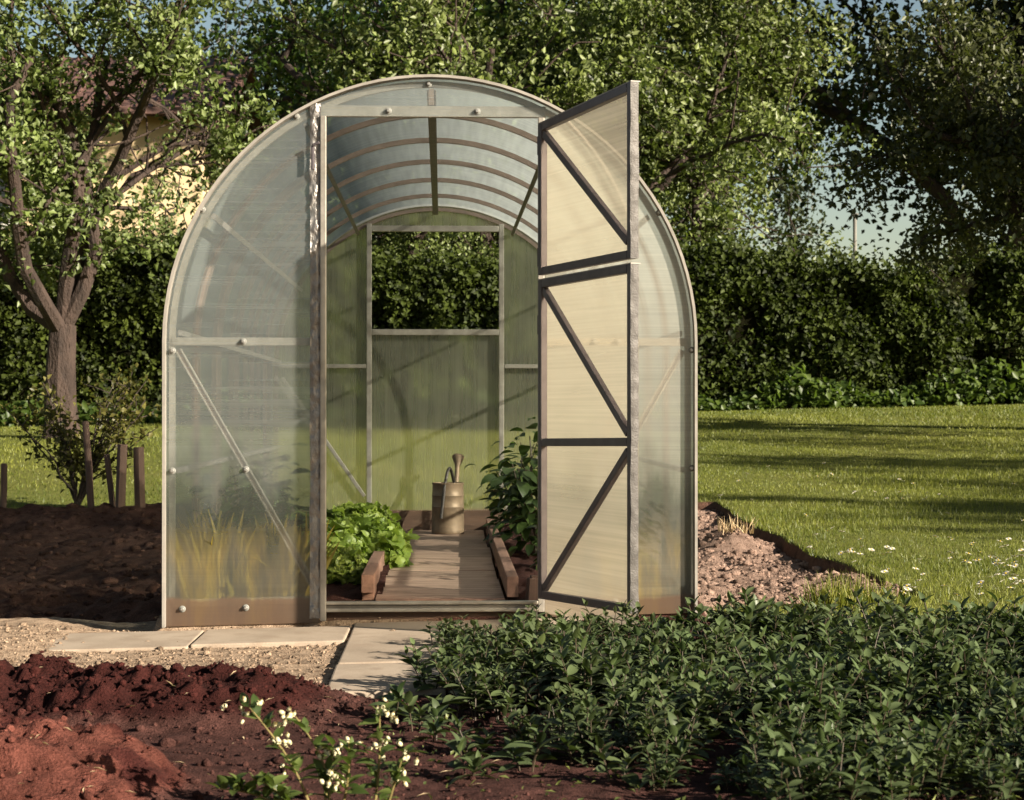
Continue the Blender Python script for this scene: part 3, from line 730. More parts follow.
def stems_np(name, polys, mat):
    m = MB()
    for pts, r0, r1 in polys:
        m.tube(pts, list(np.linspace(r0, r1, len(pts))), 5, False)
    me = bpy.data.meshes.new(name); me.from_pydata([tuple(v) for v in m.v], [], m.f); me.materials.append(mat); me.update(); return me
def tomato(seed, H=.6, spread=.2, nl=260, mat=M_tomato):
    rs = np.random.RandomState(seed); polys = []; P = []; D = []
    for k in range(7):
        th = rs.rand() * 6.28; r = spread * rs.uniform(.1, .7); h = H * rs.uniform(.6, 1)
        pts = [(0.02 * math.cos(th), .02 * math.sin(th), 0)]
        for j in range(1, 6): pts.append((r * math.cos(th) * (j / 5) ** 1.3 + rs.normal() * .01, r * math.sin(th) * (j / 5) ** 1.3 + rs.normal() * .01, h * j / 5))
        polys.append((pts, .006, .003))
        for q in range(nl // 7):
            a = rs.uniform(.15, 1) * 5; j = min(int(a), 4); f = a - j
            b = np.array(pts[j]) * (1 - f) + np.array(pts[j + 1]) * f
            t2 = rs.rand() * 6.28; d = np.array([math.cos(t2), math.sin(t2), rs.uniform(-.5, .4)])
            P.append(b + d * rs.uniform(.02, spread * .7)); D.append(d)
    P = np.array(P); D = np.array(D); n = len(P)
    N = norm(np.array([[0, 0, 1.]]) + .5 * rdirs(n, rs)); a = Acc()
    L = rs.uniform(.05, .11, n)
    a.add(leaf_strips(P, D, N, L, L * rs.uniform(.45, .65, n), rs.rand(n), 6, .2, rs.uniform(.3, 1.5, n)))
    return a.mesh('plant_leaves', mat), stems_np('plant_stem', polys, M_stem)
tmt = [tomato(31), tomato(33)]
for i, (x, y, s, lb) in enumerate([(.53, 2.6, 1.12, 'dark leafy tomato plant drooping over the right path timber'), (.47, 3.4, 1.02, 'dark leafy tomato plant farthest back in the right bed'), (.55, 1.55, .55, 'small dark leafy plant nearest the door in the right bed'), (.80, .75, .75, 'green bushy plant seen blurred through the right front panel')]):
    l_, s_ = tmt[i % 2]; gl_plant('tomato_plant', M_tomato, l_, (x, y, .06), lb, 'plant', s_, 'plants in the right bed of the greenhouse', rz=i * 2.1, sc=s)
def tuft(seed, n, h, rad, mat, wd=.016):
    rs = np.random.RandomState(seed); th = rs.rand(n) * 6.28; r = rad * np.sqrt(rs.rand(n))
    P = np.stack([r * np.cos(th), r * np.sin(th), 0 * r], 1); D = norm(np.stack([rs.normal(size=n) * .28, rs.normal(size=n) * .28, np.ones(n)], 1))
    N = rdirs(n, rs); a = Acc(); t = np.linspace(0, 1, 6)
    a.add(leaf_strips(P, D, N, h * rs.uniform(.5, 1.1, n), np.full(n, wd), rs.rand(n), 6, .4, rs.uniform(0, .9, n), 1 - .95 * t ** 2))
    return a.mesh('tuft_leaves', mat)
on = [tuft(41, 190, .36, .10, M_onion, .030), tuft(42, 170, .30, .10, M_onion, .030)]
for i, (x, y, s, lb) in enumerate([(-.83, .22, 1.0, 'yellowing leaf tuft behind the left front panel, nearest the outer corner'), (-.68, .20, .75, 'low yellowing leaf tuft in the middle behind the left front panel'), (-.56, .22, .95, 'yellowing leaf tuft behind the left front panel, next to the door post')]):
    gl_plant('onion_tuft', M_onion, on[i % 2], (x, y, .06), lb, 'onion tuft', None, 'yellowing tufts in the left bed', rz=i * 1.1, sc=s)
for i, (x, y, s, lb) in enumerate([(-.76, .50, .80, 'dark leafy plant blurred behind the middle of the left front panel'), (-.60, .48, .85, 'dark leafy plant blurred behind the left front panel near the door post'), (-.86, 1.9, .95, 'dark leafy plant by the left wall inside the greenhouse')]):
    l_, s_ = tmt[(i + 1) % 2]; gl_plant('tomato_plant', M_tomato, l_, (x, y, .06), lb, 'plant', s_, 'plants in the left bed of the greenhouse', rz=i * 1.7, sc=s)

# ------------------------------------------------------------------ stakes and shrub on the left bed
for i, (x, y, h, w, tl, lb) in enumerate([(-2.97, 6.1, .34, .045, 2, 'thin round stake standing alone at the left edge of the bed'), (-2.36, 6.05, .62, .05, -3, 'tall thin stake in front of the leafy shrub'), (-2.13, 5.85, .47, .055, 1.5, 'thick dark stake, left one of the pair at the greenhouse corner'), (-2.01, 5.95, .44, .06, -1, 'pale stake right of the thick dark stake'), (-2.19, 5.95, .40, .04, -5, 'short slim stake leaning against the thick dark stake')]):
    m = MB(); k = 10 if i < 2 else 4
    if k == 10: m.tube([(0, 0, -.12), (0.004, 0, h * .5), (0, 0, h - .008), (0, 0, h)], [w / 2, w / 2, w / 2.1, w / 3], 10)
    else: m.box((0, 0, h / 2 - .06), (w, w * .8, h + .12), None, .005)
    o = m.build('stake', M_stake, None, True); o.location = (x, y, float(gz0(x, y)) + .03); o.rotation_euler = (R(tl), R(tl), R(20 * i)); tag(o, lb, 'stake', 'wooden stakes on the left bed')
def shrub(seed, H, spread, n_stem, n_leaf, mat, leaf):
    rs = np.random.RandomState(seed); polys = []; nodes = []
    for k in range(n_stem):
        th = rs.rand() * 6.28; r = spread * rs.uniform(.3, 1); h = H * rs.uniform(.55, 1.05); pts = []
        for j in range(8):
            f = j / 7; pts.append((r * math.cos(th) * f ** 1.2 + rs.normal() * .012, r * math.sin(th) * f ** 1.2 + rs.normal() * .012, h * f ** .85))
        polys.append((pts, .009, .003)); nodes += [pts[j] for j in range(3, 8)]
        for j in range(2, 7):
            d = np.array([rs.normal(), rs.normal(), rs.uniform(0, 1)]); d /= np.linalg.norm(d); b = np.array(pts[j]); e = b + d * rs.uniform(.08, .22)
            polys.append(([tuple(b), tuple((b + e) / 2 + rs.normal(size=3) * .01), tuple(e)], .004, .002)); nodes += [tuple(e), tuple((b + e) / 2)]
    nodes = np.array(nodes); i = rs.randint(len(nodes), size=n_leaf); P = nodes[i] + rs.normal(size=(n_leaf, 3)) * .025
    D = norm(rdirs(n_leaf, rs) + [[0, 0, .2]]); N = norm(rdirs(n_leaf, rs) * .8 + [[0, 0, 1.]]); a = Acc(); L = leaf * rs.uniform(.6, 1.2, n_leaf)
    a.add(leaf_cards(P, D, N, L, L * .75, rs.rand(n_leaf)))
    return a.mesh('shrub_leaves', mat), stems_np('shrub_stem', polys, M_bark2)
l_, s_ = shrub(51, .95, .62, 20, 1500, M_bushleaf, .05)
t = tag(empty('currant_shrub', (-2.55, 6.55, float(gz0(-2.55, 6.55)))), 'sparse yellowish green shrub behind the wooden stakes', 'shrub'); np_obj('leaves', l_, t); np_obj('stem', s_, t)
l_, s_ = shrub(52, .5, .3, 8, 260, M_grass, .09)
t = tag(empty('small_plant', (-3.15, 6.35, float(gz0(-3.15, 6.35)))), 'low grassy plant at the left edge by the lone stake', 'plant'); np_obj('leaves', tuft(53, 60, .35, .08, M_grass, .012), t)

# ------------------------------------------------------------------ trees
def grow_tree(seed, H, fork, r0, n_limb, spread, levels=3, up=.25, lean=(0, 0), trunk_n=1, wob=.16, kids=(4, 5), droop=0.0, ratio=.58, shoots_n=5):
    rs = np.random.RandomState(seed); polys = []; twigs = []
    def grow(p, d, L, r, lev):
        nseg = 7 if lev < 2 else 5; pts = [p.copy()]; step = L / nseg; dd = d.copy()
        for j in range(nseg):
            dd = dd + rs.normal(size=3) * wob * (1 + .3 * lev) + np.array([0, 0, up * .22 - droop * .2 * (lev > 1)]); dd /= np.linalg.norm(dd); p = p + dd * step; pts.append(p.copy())
        polys.append((pts, r, r * .42))
        if lev >= levels:
            twigs.append(np.array(pts)); return
        nk = rs.randint(kids[0], kids[1] + 1)
        for k in range(nk):
            f = .35 + .65 * (k + .5 * rs.rand()) / nk; j = min(int(f * nseg), nseg - 1); q = pts[j] * (1 - (f * nseg - j)) + pts[j + 1] * (f * nseg - j)
            t = pts[j + 1] - pts[j]; t /= np.linalg.norm(t); s = rs.normal(size=3); s -= t * s.dot(t); s /= np.linalg.norm(s)
            nd = t * .65 + s * .8 + np.array([0, 0, .12]); nd /= np.linalg.norm(nd)
            grow(q, nd, L * ratio * rs.uniform(.75, 1.2), r * .48 * (1 - .3 * f), lev + 1)
        for k in range(shoots_n if lev == 1 else shoots_n // 2):
            f = rs.uniform(.18, 1) * nseg; j = min(int(f), nseg - 1); q = pts[j] + (pts[j + 1] - pts[j]) * (f - j); nd = rs.normal(size=3) + np.array([0, 0, .1]); nd /= np.linalg.norm(nd)
            grow(q, nd, rs.uniform(.35, .8) * H / 5.4, max(r * .12, .006), levels)
        if lev >= 1: twigs.append(np.array(pts[2:]))
    tp = [np.array([0., 0, -.15])]
    for j in range(1, 7): tp.append(np.array([lean[0] * (j / 6) + rs.normal() * .02, lean[1] * (j / 6) + rs.normal() * .02, fork * j / 6]))
    # flare at the foot
    polys.append((tp[:2], r0 * 1.5, r0 * 1.08)); polys.append((tp[1:], r0 * 1.08, r0 * .85))
    a0 = rs.rand() * 6.28
    for k in range(n_limb):
        th = a0 + 6.283 * k / n_limb + rs.normal() * .25; e = rs.uniform(.45, 1.0) if k else 1.35
        d = np.array([math.cos(th) * math.cos(e) * spread, math.sin(th) * math.cos(e) * spread, math.sin(e)]); d /= np.linalg.norm(d)
        grow(tp[-1] - np.array([0, 0, rs.uniform(0, .25) * fork * .4]), d, (H - fork) * rs.uniform(.62, .85), r0 * .55, 1)
    return polys, twigs, rs
def clad(twigs, rs, nodes, per, L, W, jit=.05, zmin=None, hole=None):
    T = np.concatenate(twigs); i = rs.randint(len(T) - 1, size=nodes); f = rs.rand(nodes, 1)
    Q = T[i] + rs.normal(size=(nodes, 3)) * jit * 2
    if zmin is not None: Q = Q[Q[:, 2] > zmin]
    if hole is not None:
        for c, r in (hole if isinstance(hole, list) else [hole]):
            q = (((Q - np.array(c)) / np.array(r)) ** 2).sum(1); Q = Q[(q > 1) | (rs.rand(len(Q)) < .12)]
    k = len(Q); tn = np.clip(.42 + .34 * rs.normal(size=k), 0, 1)
    Q = np.repeat(Q, per, 0) + rs.normal(size=(k * per, 3)) * jit
    D = norm(rdirs(k * per, rs) + np.array([[0, 0, .15]])); N = norm(rdirs(k * per, rs) + np.array([[0, 0, .6]]))
    n = k * per; l = L * rs.uniform(.6, 1.25, n)
    a = Acc(); a.add(leaf_cards(Q, D, N, l, l * W, np.clip(np.repeat(tn, per) + .18 * rs.normal(size=n), 0, 1))); return a
def tree(name, loc, gen, leaf, mat, bark, label, cat='tree', group=None, rz=0, sc=1):
    polys, twigs, rs = grow_tree(**gen); m = MB()
    for pts, ra, rb in polys: m.tube(pts, list(np.linspace(ra, max(rb, .004), len(pts))), 8 if ra > .05 else 5, False)
    t = tag(empty(name, loc, rz), label, cat, group); t.scale = (sc, sc, sc)
    m.build('trunk', bark, t, True); np_obj('crown', clad(twigs, rs, **leaf).mesh('crown', mat), t)
    return t
def gl(x, y): return (x, y, float(gz0(x, y)) - .03)
G = 'apple trees behind the greenhouse'
tA = tree('apple_tree', gl(-4.08, 13.8), dict(seed=4, H=5.4, fork=1.25, r0=.17, n_limb=6, spread=1.15, kids=(4, 5), droop=.35), dict(nodes=2500, per=12, L=.086, W=.58, jit=.06, hole=((.93, 0, 3.2), (.68, 4, .62))), M_apple, M_bark, 'gnarled apple tree with thick trunk at the left, before the yellow house', 'tree', G)
tD = tree('apple_tree', gl(3.65, 19.9), dict(seed=9, H=7.2, fork=3.3, r0=.085, n_limb=6, spread=1.15, kids=(4, 5), droop=.3), dict(nodes=2200, per=12, L=.10, W=.58, jit=.075, zmin=2.3, hole=[((1.5, 0, 3.2), (1.0, 5, .95)), ((0, -1, 2.5), (.75, 6, 1.35))]), M_apple, M_bark2, 'slender apple tree right of the greenhouse with a bare upright trunk', 'tree', G)
dup(tA, gl(-.95, 20.4), 2.2, .85, 'apple tree rising behind the left shoulder of the greenhouse', G)
dup(tA, gl(1.0, 20.6), 4.1, 1.25, 'pale leaved apple tree behind the top of the greenhouse arch', G)
dup(tD, gl(2.7, 21.4), 3.4, .95, 'apple tree behind the open upper door leaf', G)
tE = tree('apple_tree', gl(6.3, 11.6), dict(seed=15, H=5.0, fork=1.6, r0=.14, n_limb=5, spread=1.25, kids=(4, 5)), dict(nodes=2500, per=12, L=.08, W=.58, jit=.06), M_appleshade, M_bark, 'apple tree with shade painted into its leaves, reaching in from the right edge', 'tree', G)

def big_tree(name, loc, seed, H, mat, label, nodes=4200, fork=2.5, spread=1.0, L=.16, group='tall trees beyond the hedge', zmin=1.2):
    return tree(name, loc, dict(seed=seed, H=H, fork=fork, r0=.28, n_limb=7, spread=spread, kids=(4, 5), up=.3), dict(nodes=nodes, per=6, L=L, W=.8, jit=.16, zmin=zmin), mat, M_bark2, label, 'tree', group)
bA = big_tree('maple_tree', gl(1.4, 31), 61, 12, M_maple, 'tall maple with bright green leaves rising behind the arch top', nodes=4600, spread=.75)
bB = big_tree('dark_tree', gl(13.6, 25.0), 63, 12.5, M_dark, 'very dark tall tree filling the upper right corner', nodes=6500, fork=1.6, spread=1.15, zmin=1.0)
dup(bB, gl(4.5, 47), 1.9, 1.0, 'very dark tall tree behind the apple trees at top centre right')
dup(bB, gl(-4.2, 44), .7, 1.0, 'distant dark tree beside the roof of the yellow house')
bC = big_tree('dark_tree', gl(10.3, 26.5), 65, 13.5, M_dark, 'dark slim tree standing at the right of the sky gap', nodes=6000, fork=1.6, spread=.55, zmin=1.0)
dup(bA, gl(-11.5, 26), 2.5, .8, 'maple at the far left behind the gnarled apple tree')
dup(bB, gl(16.5, 24), 4.0, .95, 'dark tall tree beyond the right edge')
# garden trees standing out of the picture on the right: they shade the lawn
dup(tE, gl(10.7, 1.2), 1.2, .8, 'apple tree on the right side of the lawn', 'trees on the right side of the garden')
dup(tE, gl(11.6, .3), 2.9, .85, 'fuller apple tree on the right side of the lawn', 'trees on the right side of the garden')
tF = tree('apple_tree', gl(10.6, 5.2), dict(seed=23, H=4.6, fork=1.5, r0=.08, n_limb=4, spread=1.5, kids=(3, 4), shoots_n=2), dict(nodes=520, per=10, L=.085, W=.58, jit=.07), M_apple, M_bark, 'sparse apple tree in the middle on the right side of the lawn', 'tree', 'trees on the right side of the garden')
dup(tF, gl(12.6, 7.2), 2.6, .95, 'sparse apple tree farthest back on the right side of the lawn', 'trees on the right side of the garden')
dup(tF, gl(13.2, 2.2), 4.4, 1.05, 'sparse wide apple tree farthest out on the right side of the lawn', 'trees on the right side of the garden')

# ------------------------------------------------------------------ hedge
def hedge(x0, x1, y, h, thick, n, seed, label):
    rs = np.random.RandomState(seed); w = x1 - x0
    u = rs.rand(n) * w; top = rs.rand(n) < .25
    hh = h * (.93 + .35 * fbm(u + x0, 0 * u, .6, 4, seed)) + np.where(rs.rand(n) < .05, .4 * rs.rand(n) ** 2, 0)
    v = rs.rand(n) ** .8
    bulge = .42 * fbm(u * 1.2, v * 2.4, 1.4, 4, seed + 4) * 2
    Px = x0 + u; Py = y - thick / 2 - bulge + np.abs(rs.normal(size=n)) * .10; Pz = v * hh
    Py = np.where(top, y - thick / 2 + rs.rand(n) * thick, Py); Pz = np.where(top, hh + rs.normal(size=n) * .10, Pz)
    # some leaves poke out
    base = gz0(Px, 0 * Px + y)
    P = np.stack([Px - (x0 + x1) / 2, Py - y, Pz + base - float(gz0((x0 + x1) / 2, y))], 1)
    D = norm(rdirs(n, rs) + [[0, -.3, -.2]]); N = norm(rdirs(n, rs) * .8 + [[0, -.9, .5]]); L = rs.uniform(.05, .105, n)
    a = Acc(); tn = np.clip(.5 + 1.1 * fbm(u * 2.2, v * h * 2.2, 1.6, 3, seed + 7) + .2 * rs.normal(size=n), 0, 1)
    a.add(leaf_cards(P, D, N, L, L * .75, tn))
    t = tag(empty('hedge', ((x0 + x1) / 2, y, float(gz0((x0 + x1) / 2, y)))), label, 'hedge')
    np_obj('foliage', a.mesh('foliage', M_hedge), t)
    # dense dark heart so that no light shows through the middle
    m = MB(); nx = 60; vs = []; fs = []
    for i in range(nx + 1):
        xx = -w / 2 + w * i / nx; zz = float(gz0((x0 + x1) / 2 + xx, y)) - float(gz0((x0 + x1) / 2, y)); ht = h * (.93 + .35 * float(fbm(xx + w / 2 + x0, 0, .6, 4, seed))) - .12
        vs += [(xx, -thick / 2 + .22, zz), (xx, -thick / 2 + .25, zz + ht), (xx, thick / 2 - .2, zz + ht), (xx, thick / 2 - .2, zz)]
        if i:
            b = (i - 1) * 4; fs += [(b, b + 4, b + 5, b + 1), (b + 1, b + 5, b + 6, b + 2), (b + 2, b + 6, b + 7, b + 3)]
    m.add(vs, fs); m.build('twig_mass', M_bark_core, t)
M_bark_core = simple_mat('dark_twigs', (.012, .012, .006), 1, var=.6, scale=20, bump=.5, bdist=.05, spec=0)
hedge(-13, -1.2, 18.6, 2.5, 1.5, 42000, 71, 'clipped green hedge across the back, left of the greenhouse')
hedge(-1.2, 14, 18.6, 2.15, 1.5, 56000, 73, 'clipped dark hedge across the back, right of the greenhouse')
# ground elder along the hedge foot
rs = np.random.RandomState(77); n = 9000
u = rs.uniform(-9, 11, n); hgt = (.06 + .42 * rs.rand(n) ** 1.4) * np.clip(.55 + 2.0 * fbm(u, 0 * u, .9, 4, 9), .1, 1.2); yy = 17.55 + rs.normal(size=n) * .14
P = np.stack([u, yy, gz0(u, yy) + hgt], 1); a = Acc(); L = rs.uniform(.06, .14, n)
a.add(leaf_cards(P, rdirs(n, rs), norm(rdirs(n, rs) * .6 + [[0, -.5, 1.]]), L, L * .8, rs.rand(n)))
tag(np_obj('ground_cover', a.mesh('ground_cover', M_elder)), 'bright green leafy weeds along the foot of the hedge', kind='stuff')

# ------------------------------------------------------------------ house and pole beyond
hs = tag(empty('house', (-9.6, 32, .68)), 'yellow plastered house with a brown roof behind the left apple tree', 'house')
m = MB(); m.box((0, 0, 2.75), (10.6, 8, 5.5), None, .02); m.build('wall', M_wall, hs)
m = MB(); e = .5; yE, zE, zR = 4 + e, 5.55, 7.25
V = [(-5.3 - e, -yE, zE), (5.3 + e, -yE, zE), (5.3 + e, 0, zR), (-5.3 - e, 0, zR), (-5.3 - e, yE, zE), (5.3 + e, yE, zE)]
m.add([*V, *[(a, b, c - .16) for a, b, c in V]], [(0, 1, 2, 3), (3, 2, 5, 4), (7, 6, 9, 8), (8, 9, 10, 11), (0, 6, 7, 1), (5, 11, 10, 4), (0, 3, 9, 6), (3, 4, 10, 9), (1, 7, 8, 2), (2, 8, 11, 5)])
m.add([(-5.29, -3.99, 5.5), (-5.29, 3.99, 5.5), (-5.29, 0, 7.05)], [(0, 1, 2)]); m.add([(5.29, -3.99, 5.5), (5.29, 3.99, 5.5), (5.29, 0, 7.05)], [(0, 1, 2)])
for i in range(38): 
    x = -5.7 + i * .308; m.bar((x, -yE + .02, zE + .03), (x, -.02, zR + .03), .03, .05, (0, 0, 1))
rf = m.build('roof', M_roof, hs)
m = MB(); m.box((-2, .6, 7.4), (.7, .7, 1.4), None, .02); m.box((-2, .6, 8.13), (.82, .82, .08), None, .01); m.build('chimney', M_roof, rf)
m = MB(); m.bar((-5.7, -yE - .06, zE - .07), (5.7, -yE - .06, zE - .07), .12, .10); m.build('gutter', M_roof, rf)
for fx in (-3.6, -1.2, 1.3, 3.7):
    for fz in (1.5, 4.1):
        if fx > 3 and fz > 3: continue
        m = MB(); w, h = 1.1, 1.3
        for sx in (-1, 1): m.box((fx + sx * w / 2, -4.03, fz), (.1, .1, h + .1)); m.box((fx, -4.03, fz + sx * h / 2), (w - .1, .1, .1))
        m.box((fx, -4.03, fz), (.06, .08, h - .1)); wn = m.build('window', M_winframe, hs)
        for sx in (-1, 1):
            m = MB(); m.box((fx + sx * .26, -4.01, fz), (.46, .02, h - .1)); m.build('pane', M_pane, wn)
pl = tag(empty('utility_pole', (10.9, 43, .5)), 'thin pale utility pole in the gap of sky over the hedge', 'pole')
m = MB(); m.tube([(0, 0, -.5), (0, 0, 3), (0, 0, 5.4)], [.06, .055, .05], 10); m.build('mast', M_pole, pl, True)
m = MB(); m.box((0, 0, 5.43), (.16, .16, .06), None, .01); m.build('cap', M_pole, pl)

# ------------------------------------------------------------------ grass
rs = np.random.RandomState(91)
def blades(n, x0, x1, y0, y1, h0, h1, w):
    x = rs.uniform(x0, x1, n); y = y0 + (y1 - y0) * rs.rand(n)
    k = bed_mask(x, y) < .15; x, y = x[k], y[k]
    k = rs.rand(len(x)) < .55 + .9 * (fbm(x, y, 1.1, 4, 14) + .25); x, y = x[k], y[k]; n = len(x)
    h = .72 * rs.uniform(h0, h1, n) * (.8 + 1.2 * np.clip(fbm(x, y, .8, 3, 33) + .2, 0, 1))
    worn = sstep(.1, .5, 1 - ((x - 8.2) / 1.6) ** 2 - ((y - 13.8) / .9) ** 2); h = h * (1 - .7 * worn)
    a = rs.rand(n) * 6.28; s = np.stack([np.cos(a), np.sin(a), 0 * a], 1) * (w * rs.uniform(.6, 1.3, n))[:, None]
    b = np.stack([x, y, gz0(x, y) - .005], 1); tp = b + np.stack([rs.normal(size=n) * .35 * h, rs.normal(size=n) * .35 * h, h], 1)
    V = np.stack([b - s, b + s, tp], 1).reshape(-1, 3); F = np.arange(3 * n).reshape(-1, 3)
    tn = np.clip(.5 + 1.2 * fbm(x, y, .6, 4, 15) + .25 * rs.normal(size=n), 0, 1)
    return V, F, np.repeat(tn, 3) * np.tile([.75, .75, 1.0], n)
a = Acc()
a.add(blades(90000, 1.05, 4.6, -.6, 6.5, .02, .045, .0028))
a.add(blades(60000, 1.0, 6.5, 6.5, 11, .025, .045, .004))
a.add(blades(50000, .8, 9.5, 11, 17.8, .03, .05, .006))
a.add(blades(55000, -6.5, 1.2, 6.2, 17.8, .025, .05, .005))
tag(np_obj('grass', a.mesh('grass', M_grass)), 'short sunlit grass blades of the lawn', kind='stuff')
# rough tufts along the front edge of the right bed and at the cut turf edge
P = [(1.42 + .3 * i / 5 + rs.normal() * .04, .02 + .03 * i + rs.normal() * .04) for i in range(6)]
tf = [tuft(95, 70, .15, .07, M_grass, .005), tuft(96, 60, .12, .07, M_grass, .005)]
for i, (x, y) in enumerate(P):
    o = np_obj('grass_tuft', tf[i % 2]); o.location = (x, y, float(gz0(x, y)) - .01); o.rotation_euler = (0, 0, i * 1.1)
    tag(o, 'long grass tuft along the front edge of the right soil bed', 'grass tuft', 'grass tufts between soil bed and leafy perennials')

o = np_obj('dry_tuft', tuft(98, 70, .11, .10, M_straw, .006)); o.location = (1.66, 3.36, float(gz0(1.66, 3.36)) + .05); tag(o, 'dry pale grass tuft on the raised clod by the lawn edge', 'dry tuft')
# daisies
m = MB(); m.mi = 0
for k in range(12):
    a_ = 6.283 * k / 12; c_, s_ = math.cos(a_), math.sin(a_); m.add([(.003 * c_, .003 * s_, .040), (.009 * c_ - .0035 * s_, .009 * s_ + .0035 * c_, .043), (.0160 * c_, .0160 * s_, .041), (.009 * c_ + .0035 * s_, .009 * s_ - .0035 * c_, .043)], [(0, 3, 2, 1)])
m.mi = 1; m.lathe([(.0032, .040), (.0036, .0425), (.002, .0445)], 10)
m.mi = 2; m.tube([(0, 0, 0), (.002, 0, .02), (0, 0, .04)], .0012, 5)
dz = m.build('daisy', [M_white, M_yellow, M_grass])
tag(dz, 'small white daisy in the lawn right of the greenhouse', 'daisy', 'white daisies in the lawn')
spots = []
rs = np.random.RandomState(97)
for (cx, cy, n, sx, sy) in [(2.62, 1.55, 40, .22, .5), (2.05, 2.2, 20, .2, .5), (1.95, .9, 12, .15, .3), (1.75, .28, 10, .2, .12), (2.4, 3.2, 10, .5, .8), (3.0, 5.5, 30, 1.2, 2.0), (2.3, .2, 26, .35, .3), (2.55, .9, 14, .25, .3), (2.9, 2.6, 12, .3, .6)]:
    for k in range(n):
        x, y = cx + rs.normal() * sx * .6, cy + rs.normal() * sy * .6
        if float(bed_mask(x, y)) < .2 and x > 1.1: spots.append((x, y))
for i, (x, y) in enumerate(spots):
    o = dz if i == 0 else dz.copy()
    if i: COL.objects.link(o)
    o.location = (x, y, float(gz0(x, y)) + .004); o.rotation_euler = (R(rs.uniform(-25, 35)), R(rs.uniform(-10, 30)), rs.rand() * 6.28); s = rs.uniform(.7, 1.25); o.scale = (s, s, s)

# ------------------------------------------------------------------ leafy perennials in front
def shoots(seed, n_sh, H, rad):
    rs = np.random.RandomState(seed); polys = []; Ps = []; Ds = []; Ns = []; Ls = []; Tn = []
    for k in range(n_sh):
        th = rs.rand() * 6.28; r = rad * math.sqrt(rs.rand()); h = H * rs.uniform(.6, 1.1)
        b = np.array([r * math.cos(th), r * math.sin(th), 0]); le = np.array([math.cos(th), math.sin(th), 0]) * h * rs.uniform(0, .45) + rs.normal(size=3) * [.02, .02, 0]
        pts = [b + le * f ** 1.5 + np.array([0, 0, h * f]) for f in np.linspace(0, 1, 6)]; polys.append(([tuple(q) for q in pts], .0032, .0018))
        npair = rs.randint(5, 7); ph = rs.rand() * 6.28; t0 = rs.uniform(.1, .95)
        for j in range(npair):
            f = .25 + .75 * (j + .6) / npair; i = min(int(f * 5), 4); q = pts[i] * (1 - (f * 5 - i)) + pts[i + 1] * (f * 5 - i) if i < 5 else pts[5]
            for s in (0, 3.1416):
                a = ph + j * 1.57 + s + rs.normal() * .2; el = .15 + .85 * max(0, f - .35) / .65 + rs.normal() * .18
                d = np.array([math.cos(a) * math.cos(el), math.sin(a) * math.cos(el), math.sin(el)])
                Ps.append(q); Ds.append(d); Ns.append(np.array([-math.cos(a) * math.sin(el), -math.sin(a) * math.sin(el), math.cos(el)]) + rs.normal(size=3) * .25)
                Ls.append(rs.uniform(.052, .088) * (1.05 - .45 * max(0, f - .6) / .4)); Tn.append(np.clip(t0 * .6 + .5 * (f - .35) + rs.normal() * .18, 0, 1))
    n = len(Ps); L = np.array(Ls); a = Acc(); t = np.linspace(0, 1, 6); pr = np.sin(np.pi * t ** .8) ** .9
    a.add(leaf_strips(np.array(Ps), np.array(Ds), norm(np.array(Ns)), L, L * rs.uniform(.34, .5, n), np.array(Tn), 6, .35, rs.uniform(.1, .9, n), pr))
    return a.mesh('perennial_leaves', M_peren), stems_np('perennial_stem', polys, M_stem)
var = [shoots(100 + i, 9, .20 + .012 * (i % 4), .085) for i in range(8)]
rs = np.random.RandomState(120)
cl = []
tries = 0
while len(cl) < 285 and tries < 30000:
    tries += 1
    y = rs.uniform(-3.5, -.72); x = rs.uniform(-.2, 2.4)
    if x > (y + 7.6) * .34 + .25: continue
    # irregular edge: left side runs from the path slab to the frame's bottom centre
    left = -.02 + .0 * y if y > -1.9 else -.02 + (-1.9 - y) * .34
    left += .10 * float(fbm(x, y, 3, 2, 70)) * 2
    if x < left or (y > -1.80 and x < .035): continue
    if y < -3.0 and x < .40 + .25 * rs.rand(): continue
    if any((x - a) ** 2 + (y - b) ** 2 < .0050 for a, b in cl): continue
    cl.append((x, y))
proto = []
for i, (x, y) in enumerate(cl):
    l_, s_ = var[i % 8]
    t = empty('perennial_clump', (x, y, float(front_z(x, y)) - .01), rs.rand() * 6.28)
    s = rs.uniform(.50, .95) * (.78 if y > -1.1 else 1.0) * (.85 if x < .2 and y > -2.0 else 1) * (.8 if y < -2.8 else 1); t.scale = (s, s, s * rs.uniform(.8, 1.05))
    tag(t, 'dark green leafy perennial clump in the dense patch in front of the greenhouse', 'perennial', 'leafy perennial clumps in the foreground bed')
    np_obj('leaves', l_, t); np_obj('stem', s_, t)
# a few small young shoots on the bare soil
small = shoots(140, 2, .09, .03)
for i, (x, y) in enumerate([(.02, -2.55), (.12, -2.75), (-.02, -2.35), (.22, -2.95), (.34, -2.85), (.10, -3.05), (.42, -3.1), (-.08, -2.15), (.05, -2.2), (.55, -3.0)]):
    t = empty('young_shoot', (x, y, float(front_z(x, y)) - .004), i * 1.4); s = .8 + .05 * (i % 5); t.scale = (s, s, s)
    tag(t, 'small young green shoot on bare soil beside the dense leafy patch', 'young shoot', 'young shoots on the bare soil')
    np_obj('leaves', small[0], t); np_obj('stem', small[1], t)
